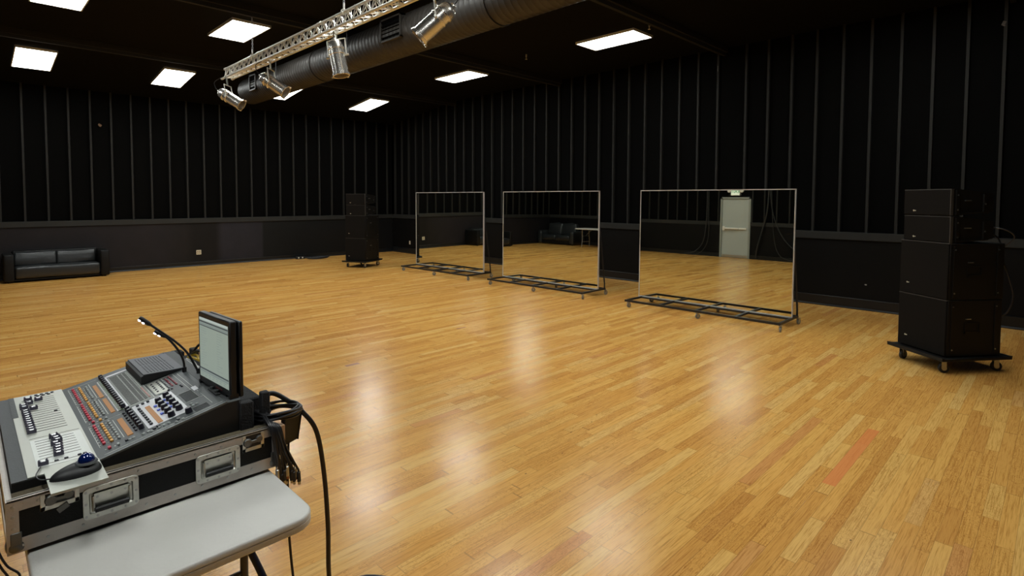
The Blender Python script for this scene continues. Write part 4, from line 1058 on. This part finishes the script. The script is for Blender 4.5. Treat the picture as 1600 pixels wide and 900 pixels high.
    stamp('crimson_key', key(0.008, 0.012, 0.005), mat('crimson_key', (0.26, 0.05, 0.06), 0.4, var=0.1), sp([(0.322, v) for v in bank(0.53, 0.42, 6)]+[(0.338, v) for v in bank(0.545, 0.42, 7)]), rotE)
    stamp('pale_key', key(0.007, 0.010, 0.005), M_GRY, sp([(0.309, v) for v in bank(0.54, 0.42, 6)]), rotE)
    # talkback grille and slits
    gr = MB()
    for i in range(9): gr.box(tuple(PS(0.335, 0.283-0.0125*i, 0.0032)), (0.046, 0.0045, 0.0012), rot=RS)
    for i in range(4): gr.box(tuple(PS(0.334, 0.048+0.012*i, 0.0032)), (0.05, 0.004, 0.0012), rot=RS)
    obj('talkback_grille', gr, M_DSL, cs, world=True)
    stamp('round_button', knob(0.006, 0.005), M_GRY, sp([(0.318, 0.135), (0.318, 0.112), (0.332, 0.112), (0.240, 0.030), (0.262, 0.030), (0.10, 0.060), (0.112, 0.060), (0.14, 0.055), (0.155, 0.055), (0.165, 0.045), (0.19, 0.05), (0.205, 0.05), (0.22, 0.05)]), rotE)
    stamp('dark_key', key(0.011, 0.014, 0.006), M_DKB, sp([(0.092, 0.066), (0.175, 0.06), (0.19, 0.066), (0.250, 0.045)]), rotE)
    wl = MB(); wl.box(tuple(PS(0.372, 0.285, 0.003)), (0.018, 0.05, 0.0012), rot=RS); obj('paper_label', wl, M_WPANEL, cs, world=True)
    cs_ = MB(); cs_.b2((-9.750, -13.875, 1.0266), (-9.733, -13.78, 1.032)); 
    for v in (-13.855, -13.80): cs_.lathe([(0, 0), (0.008, 0), (0.008, 0.012), (0, 0.013)], c=(-9.741, v, 1.030), seg=12, m=None)
    obj('rear_socket_strip', cs_, M_CONSG, t, world=True)
build_console()

# grey speaker wedge lying on the far end of the desk
def build_wedge():
    x0, x1, y0, y1, zt = -9.905, -9.742, -13.405, -13.09, 1.030
    t = thing('desktop_box', 'flat grey ribbed box lying on the far end of the mixing desk', 'box', ((x0+x1)/2, (y0+y1)/2, 0.99))
    b = MB(); sz = lambda x: ZH+SL*(x-XH)+0.0065
    b.prism([(x0, sz(x0)), (x0, zt-0.006), (x0+0.012, zt), (x1, zt), (x1, sz(x1)-0.0)], y0, y1, axis='y'); obj('housing', b, M_BLKRUB, t, world=True)
    l = MB(); l.b2((x0+0.008, y0, zt), (x1, y1, zt+0.004), bev=0.0015); lo = obj('lid', l, mat('grey_lid', (0.125, 0.13, 0.145), 0.5, 0.2, var=0.1), t, world=True, label='slate grey top plate')
    r = MB()
    for i in range(9): r.b2((x0+0.03+0.012*i, y0+0.02, zt+0.004), (x0+0.034+0.012*i, y0+0.148, zt+0.0055)); r.b2((x0+0.03+0.012*i, y0+0.165, zt+0.004), (x0+0.034+0.012*i, y1-0.03, zt+0.0055))
    obj('vent_ribs', r, mat('rib_grey', (0.075, 0.08, 0.092), 0.5, var=0.1), lo, world=True)
build_wedge()

# monitor on the rear deck
def build_monitor():
    t = thing('computer_monitor', 'black flat screen monitor standing on the back of the mixing desk', 'monitor', (-9.73, -13.81, 1.027))
    z0, z1 = 1.033, 1.327
    p0 = Vector((-9.7456, -13.655, 0)); p1 = Vector((-9.724, -13.965, 0)); d = (p1-p0); L_ = d.length; d.normalize(); n_ = Vector((d.y, -d.x, 0))
    if n_.x > 0: n_ = -n_
    R_ = Matrix((d, -n_, Vector((0, 0, 1)))).transposed()       # local x along screen, y away from the viewer
    def P(a, b, z): return tuple(p0+d*a-n_*b+Vector((0, 0, z)))
    def bx(m_, a0, a1, b0, b1, za, zb, **k): m_.box(P((a0+a1)/2, (b0+b1)/2, (za+zb)/2), (abs(a1-a0), abs(b1-b0), abs(zb-za)), rot=R_, **k)
    b = MB(); bx(b, 0, L_, 0.0, 0.026, z0, z1, bev=0.004); bo = obj('bezel', b, M_MONB, t, world=True)
    s_ = MB(); SM = emat('screen_glow', (0.36, 0.43, 0.37), 0.62)
    bx(s_, 0.014, L_-0.014, -0.0008, 0.002, z0+0.028, z1-0.020, m=SM); so = obj('screen', s_, None, t, world=True)
    u = MB(); D1 = emat('ui_dark', (0.10, 0.12, 0.13), 0.5); D2 = emat('ui_mid', (0.30, 0.36, 0.34), 0.55); D3 = emat('ui_light', (0.58, 0.66, 0.62), 0.6)
    W_ = L_-0.028; a0 = 0.014; H_ = z1-z0-0.048; zt = z1-0.020
    def ui(fa0, fa1, fz0, fz1, m, dep=-0.0014): bx(u, a0+W_*fa0, a0+W_*fa1, dep, -0.0007, zt-H_*fz1, zt-H_*fz0, m=m)
    ui(0, 1, 0.0, 0.035, D3); ui(0, 1, 0.05, 0.075, D1); ui(0, 1, 0.085, 0.115, D2); ui(0.0, 1, 0.12, 0.135, D1)
    rnd = random.Random(5)
    for k in range(16):
        f = 0.17+k*0.04; ui(0.06, 0.06+rnd.uniform(0.08, 0.22), f, f+0.006, D2); ui(0.62, 0.62+rnd.uniform(0.06, 0.2), f+0.01, f+0.016, D2)
    ui(0, 1, 0.845, 0.87, D1); ui(0.0, 1, 0.88, 0.91, D2)
    for k in range(7): ui(0.05+0.13*k, 0.14+0.13*k, 0.925, 0.935, D2); ui(0.05+0.13*k, 0.12+0.13*k, 0.955, 0.965, D2)
    obj('screen_window', u, None, so, world=True)
    l = MB(); bx(l, L_*0.55, L_*0.75, -0.0012, 0.001, z0+0.010, z0+0.016); obj('badge', l, mat('dim_badge', (0.12, 0.02, 0.02), 0.4, var=0.1), bo, world=True)
    bk = MB(); bx(bk, 0.02, L_-0.0, 0.034, 0.050, z0-0.006, z1-0.004, bev=0.004); bx(bk, 0.05, L_-0.05, 0.024, 0.036, z0+0.05, z1-0.05); obj('back_shell', bk, M_MONB, t, world=True)
    f = MB(); bx(f, 0.0, 0.014, -0.002, 0.03, 1.0265, z0+0.01); bx(f, L_-0.014, L_, -0.002, 0.03, 1.0265, z0+0.01); bx(f, 0.05, L_-0.05, 0.002, 0.05, 1.0265, z0+0.004); obj('stand_foot', f, M_MONB, t, world=True)
build_monitor()

# gooseneck lamps
def gooseneck(pts, label):
    t = thing('gooseneck_lamp', label, 'lamp', tuple(pts[-1]), 0, 'gooseneck lamps on the mixing desk')
    sp_ = smoothpath(pts, 8); a = MB(); a.tube(sp_, 0.0048, 8); obj('flexible_arm', a, M_CABLE, t, world=True)
    b = MB(); p = Vector(pts[-1]); b.tube([p, p+Vector((0, 0, 0.022))], 0.009, 10); obj('plug', b, M_BLKRUB, t, world=True)
    d = (Vector(pts[0])-Vector(pts[1])).normalized(); s0 = Vector(pts[0]); h = MB()
    h.tube([s0-d*0.045, s0-d*0.035, s0, s0+d*0.008], [0.006, 0.0095, 0.0095, 0.007], 10); ho = obj('lamp_head', h, M_BLKRUB, t, world=True)
    dn = Vector((0, 0, -1)); dn = (dn-d*dn.dot(d)).normalized()
    for k in (0.004, -0.014):
        e = MB(); e.lathe([(0, 0), (0.006, 0), (0.006, 0.004), (0, 0.006)], c=tuple(s0+d*(k-0.004)+dn*0.007), rot=dn.to_track_quat('Z', 'Y').to_matrix(), seg=12); obj('bulb', e, M_LED, ho, world=True)
gooseneck([(-9.915, -13.49, 1.295), (-9.8515, -13.50, 1.234), (-9.789, -13.50, 1.172), (-9.7468, -13.51, 1.1134), (-9.7117, -13.52, 1.027)], 'taller black gooseneck lamp with its lit tip furthest out over the desk')
gooseneck([(-9.853, -13.45, 1.223), (-9.8233, -13.46, 1.200), (-9.7935, -13.46, 1.160), (-9.7691, -13.455, 1.1178), (-9.752, -13.45, 1.07), (-9.750, -13.45, 1.025)], 'shorter black gooseneck lamp rooted just behind the flat grey box')

# trackball on a metal shelf plate
def build_trackball():
    pl = MB(); x0, x1, y0, y1 = -10.275, -10.137, -14.153, -13.975
    pl.b2((x0, y0, 0.9395), (x1, y1, 0.9415), bev=0.0006); pl.b2((x0, y0, 0.934), (x1, y0+0.002, 0.941))
    single('metal_plate', pl, M_PLATE, 'beige metal shelf plate sticking out from the desk under the trackball', 'plate', ((x0+x1)/2, (y0+y1)/2, 0.934))
    t = thing('trackball_mouse', 'black trackball mouse with a shiny blue ball on the beige plate', 'mouse', (-10.205, -14.05, 0.9418))
    b = MB(); bm = b.bm
    bmesh.ops.create_uvsphere(bm, u_segments=32, v_segments=16, radius=1.0)
    for v in list(bm.verts):
        if v.co.z < 0: v.co.z = 0
    for v in bm.verts:
        x, y, z = v.co; wdt = 0.045+0.012*x; v.co = Vector((0.066*x, wdt*y, 0.034*z*(1-0.22*(0.5-0.5*x))))
    bmesh.ops.rotate(bm, cent=(0, 0, 0), matrix=RZ(math.radians(8)), verts=bm.verts)
    for f in bm.faces: f.smooth = True
    obj('body', b, M_BLKRUB, t)
    r = MB(); r.lathe([(0.026, 0.0), (0.030, 0.004), (0.027, 0.009), (0.0225, 0.009), (0.0225, 0)], c=(0.026, -0.004, 0.024), seg=28); obj('ball_ring', r, M_CONSG, t)
    s_ = MB(); bmesh.ops.create_uvsphere(s_.bm, u_segments=28, v_segments=16, radius=0.0225); bmesh.ops.translate(s_.bm, vec=(0.026, -0.004, 0.034), verts=s_.bm.verts); obj('ball', s_, M_BALL, t, smooth=True)
    c = MB(); c.tube(smoothpath([(-0.062, -0.005, 0.006), (-0.085, 0.01, 0.006), (-0.09, 0.06, 0.004), (-0.075, 0.12, 0.003)], 6), 0.002, 6); obj('cord', c, M_CABLE, t)
build_trackball()

# ------------------------------------------------------------------ cables of the desk
def build_cables():
    random.seed(11)
    cx, cy, cz = -9.540, -13.955, 0.935
    t = thing('cable_loom', 'coiled black multicore loom hung over the case post with connector tails drooping', 'cable', (cx, cy, 0.68))
    mb = MB()
    for k in range(9):
        r = 0.070+0.004*random.random()+0.0018*k; ph = random.random()*6; tx = random.uniform(-.10, .10); dz = random.uniform(-.018, .018)
        mb.tube([(cx+r*1.05*math.cos(a), cy+r*1.0*math.sin(a), cz+dz+tx*r*math.cos(a)+0.006*math.sin(2*a+ph)-0.10*r*math.sin(a)*4*0.15) for a in [2*PI*q/28 for q in range(28)]], 0.0052, 7, closed=True)
    obj('coil', mb, M_CABLE, t, world=True)
    random.seed(5)
    for k in range(14):
        f = k/13; x0 = cx-0.075+0.01*random.random(); y0 = cy-0.015-0.03*random.random()
        ex = -9.600+0.085*f+random.uniform(-.006, .006); ey = -14.062-0.012*random.random(); ez = 0.690+0.040*random.random()-0.01*f
        m_ = MB(); m_.tube(smoothpath([(x0+0.03, y0+0.03, cz+0.012), (x0, y0-0.01, cz+0.01-0.002*k), (x0-0.005+0.03*f, CY0-0.022-0.006*random.random(), 0.915), (x0*0.45+ex*0.55, CY0-0.026-0.004*(k % 3), 0.82), (ex, ey, ez+0.035)], 6), 0.0042, 6)
        o_ = obj('tail', m_, M_CABLE, t, world=True)
        c = MB(); c.tube([(ex, ey, ez+0.04), (ex, ey, ez+0.028), (ex+0.001, ey, ez+0.026), (ex+0.002, ey, ez-0.012)], [0.004, 0.0045, 0.0075, 0.008], 8, m=M_BLKRUB if k % 3 else M_STEEL)
        c.tube([(ex+0.002, ey, ez-0.012), (ex+0.003, ey, ez-0.024)], 0.0062, 8, m=M_STEEL if k % 3 else mat('copper_tip', (0.35, 0.16, 0.09), 0.35, 0.5, var=0.1))
        obj('connector', c, None, o_, world=True)
    # snake from the coil to the floor
    m_ = MB(); m_.tube(smoothpath([(-9.60, -13.90, 0.955), (-9.54, -13.88, 0.985), (-9.475, -13.90, 0.940), (-9.425, -13.93, 0.885), (-9.376, -13.95, 0.792), (-9.345, -13.95, 0.60), (-9.330, -13.95, 0.36), (-9.318, -13.93, 0.12), (-9.28, -13.90, 0.012), (-9.10, -13.95, 0.011), (-8.9, -14.4, 0.011), (-9.1, -14.9, 0.011)], 8), 0.010, 10)
    single('snake_cable', m_, M_CABLE, 'thick black cable arching from the coil down to the floor at the right', 'cable', (-9.30, -13.92, 0))
    m_ = MB(); m_.tube(smoothpath([(-9.490, -13.93, 0.78), (-9.500, -13.94, 0.62), (-9.5035, -13.95, 0.43), (-9.488, -13.95, 0.21), (-9.47, -13.96, 0.05), (-9.42, -14.0, 0.008), (-9.3, -14.3, 0.007)], 8), 0.0055, 8)
    single('power_cord', m_, M_CABLE, 'thin black cord dropping straight from the black box past the table corner', 'cable', (-9.46, -13.96, 0))
    m_ = MB(); m_.tube(smoothpath([(-9.72, -13.60, 0.66), (-9.70, -13.70, 0.55), (-9.655, -13.80, 0.42), (-9.60, -13.85, 0.27), (-9.56, -13.95, 0.12), (-9.53, -14.1, 0.018), (-9.5, -14.5, 0.016)], 8), 0.0145, 10)
    single('floor_snake', m_, M_CABLEB, 'thick navy black cable curving out from beneath the folding table', 'cable', (-9.55, -13.95, 0))
    for k, (dx, lab) in enumerate(((0.0, 'thin black wire hanging off the left end of the case, the inner one'), (-0.012, 'thin black wire hanging off the left end of the case, the outer one'))):
        m_ = MB(); m_.tube(smoothpath([(-10.376+dx*.5, -13.9, 0.915), (-10.395+dx, -14.05, 0.86), (-10.390+dx, -14.08, 0.80), (-10.372+dx, -14.09, 0.745), (-10.345+dx*2, -14.10, 0.705), (-10.37+dx, -14.12, 0.66), (-10.42+dx, -14.16, 0.60), (-10.48, -14.2, 0.4), (-10.5, -14.2, 0.05), (-10.45, -14.0, 0.006)], 7), 0.003, 6)
        single('thin_wire', m_, M_CABLE, lab, 'cable', (-10.45, -14.0, 0))
    # small black box hanging at the case's rear corner
    t = thing('hanging_box', 'slim black box hanging off the rear right corner of the case', 'box', (-9.505, -13.92, 0.80))
    b = MB(); R_ = RZ(math.radians(25)) @ RX(0.18) 
    b.box((-9.485, -13.93, 0.835), (0.095, 0.022, 0.13), rot=R_, bev=0.003); obj('housing', b, M_LAM, t, world=True)
    e = MB(); e.box((-9.441, -13.910, 0.835), (0.004, 0.026, 0.13), rot=R_); obj('edge_strip', e, M_MONB, t, world=True)
    # yellow and black leads behind the desk
    for k, (m_c, lab) in enumerate(((M_YEL, 'yellow lead bunched behind the monitor on the black foam'), (M_CABLE, 'black lead looping above the yellow one behind the monitor'), (mat('white_cable', (0.5, 0.5, 0.48), 0.4, var=0.1), 'pale lead lying under the yellow one behind the monitor'))):
        m_ = MB(); zz = (1.018, 1.030, 1.004)[k]; up = (0.018, 0.055, 0.0)[k]; xx = (-9.655, -9.640, -9.668)[k]
        m_.tube(smoothpath([(xx, -13.16, zz), (xx+0.01, -13.24, zz+up), (xx, -13.33, zz+up*0.8), (xx-0.005, -13.45, zz)], 6), 0.006, 7)
        m_.tube(smoothpath([(xx-0.01, -13.18, zz), (xx-0.005, -13.27, zz+up*0.6), (xx+0.005, -13.36, zz+up*0.5), (xx+0.005, -13.47, zz)], 6), 0.006, 7)
        single('loose_lead', m_, m_c, lab, 'cable', (xx, -13.3, zz-0.006))
build_cables()
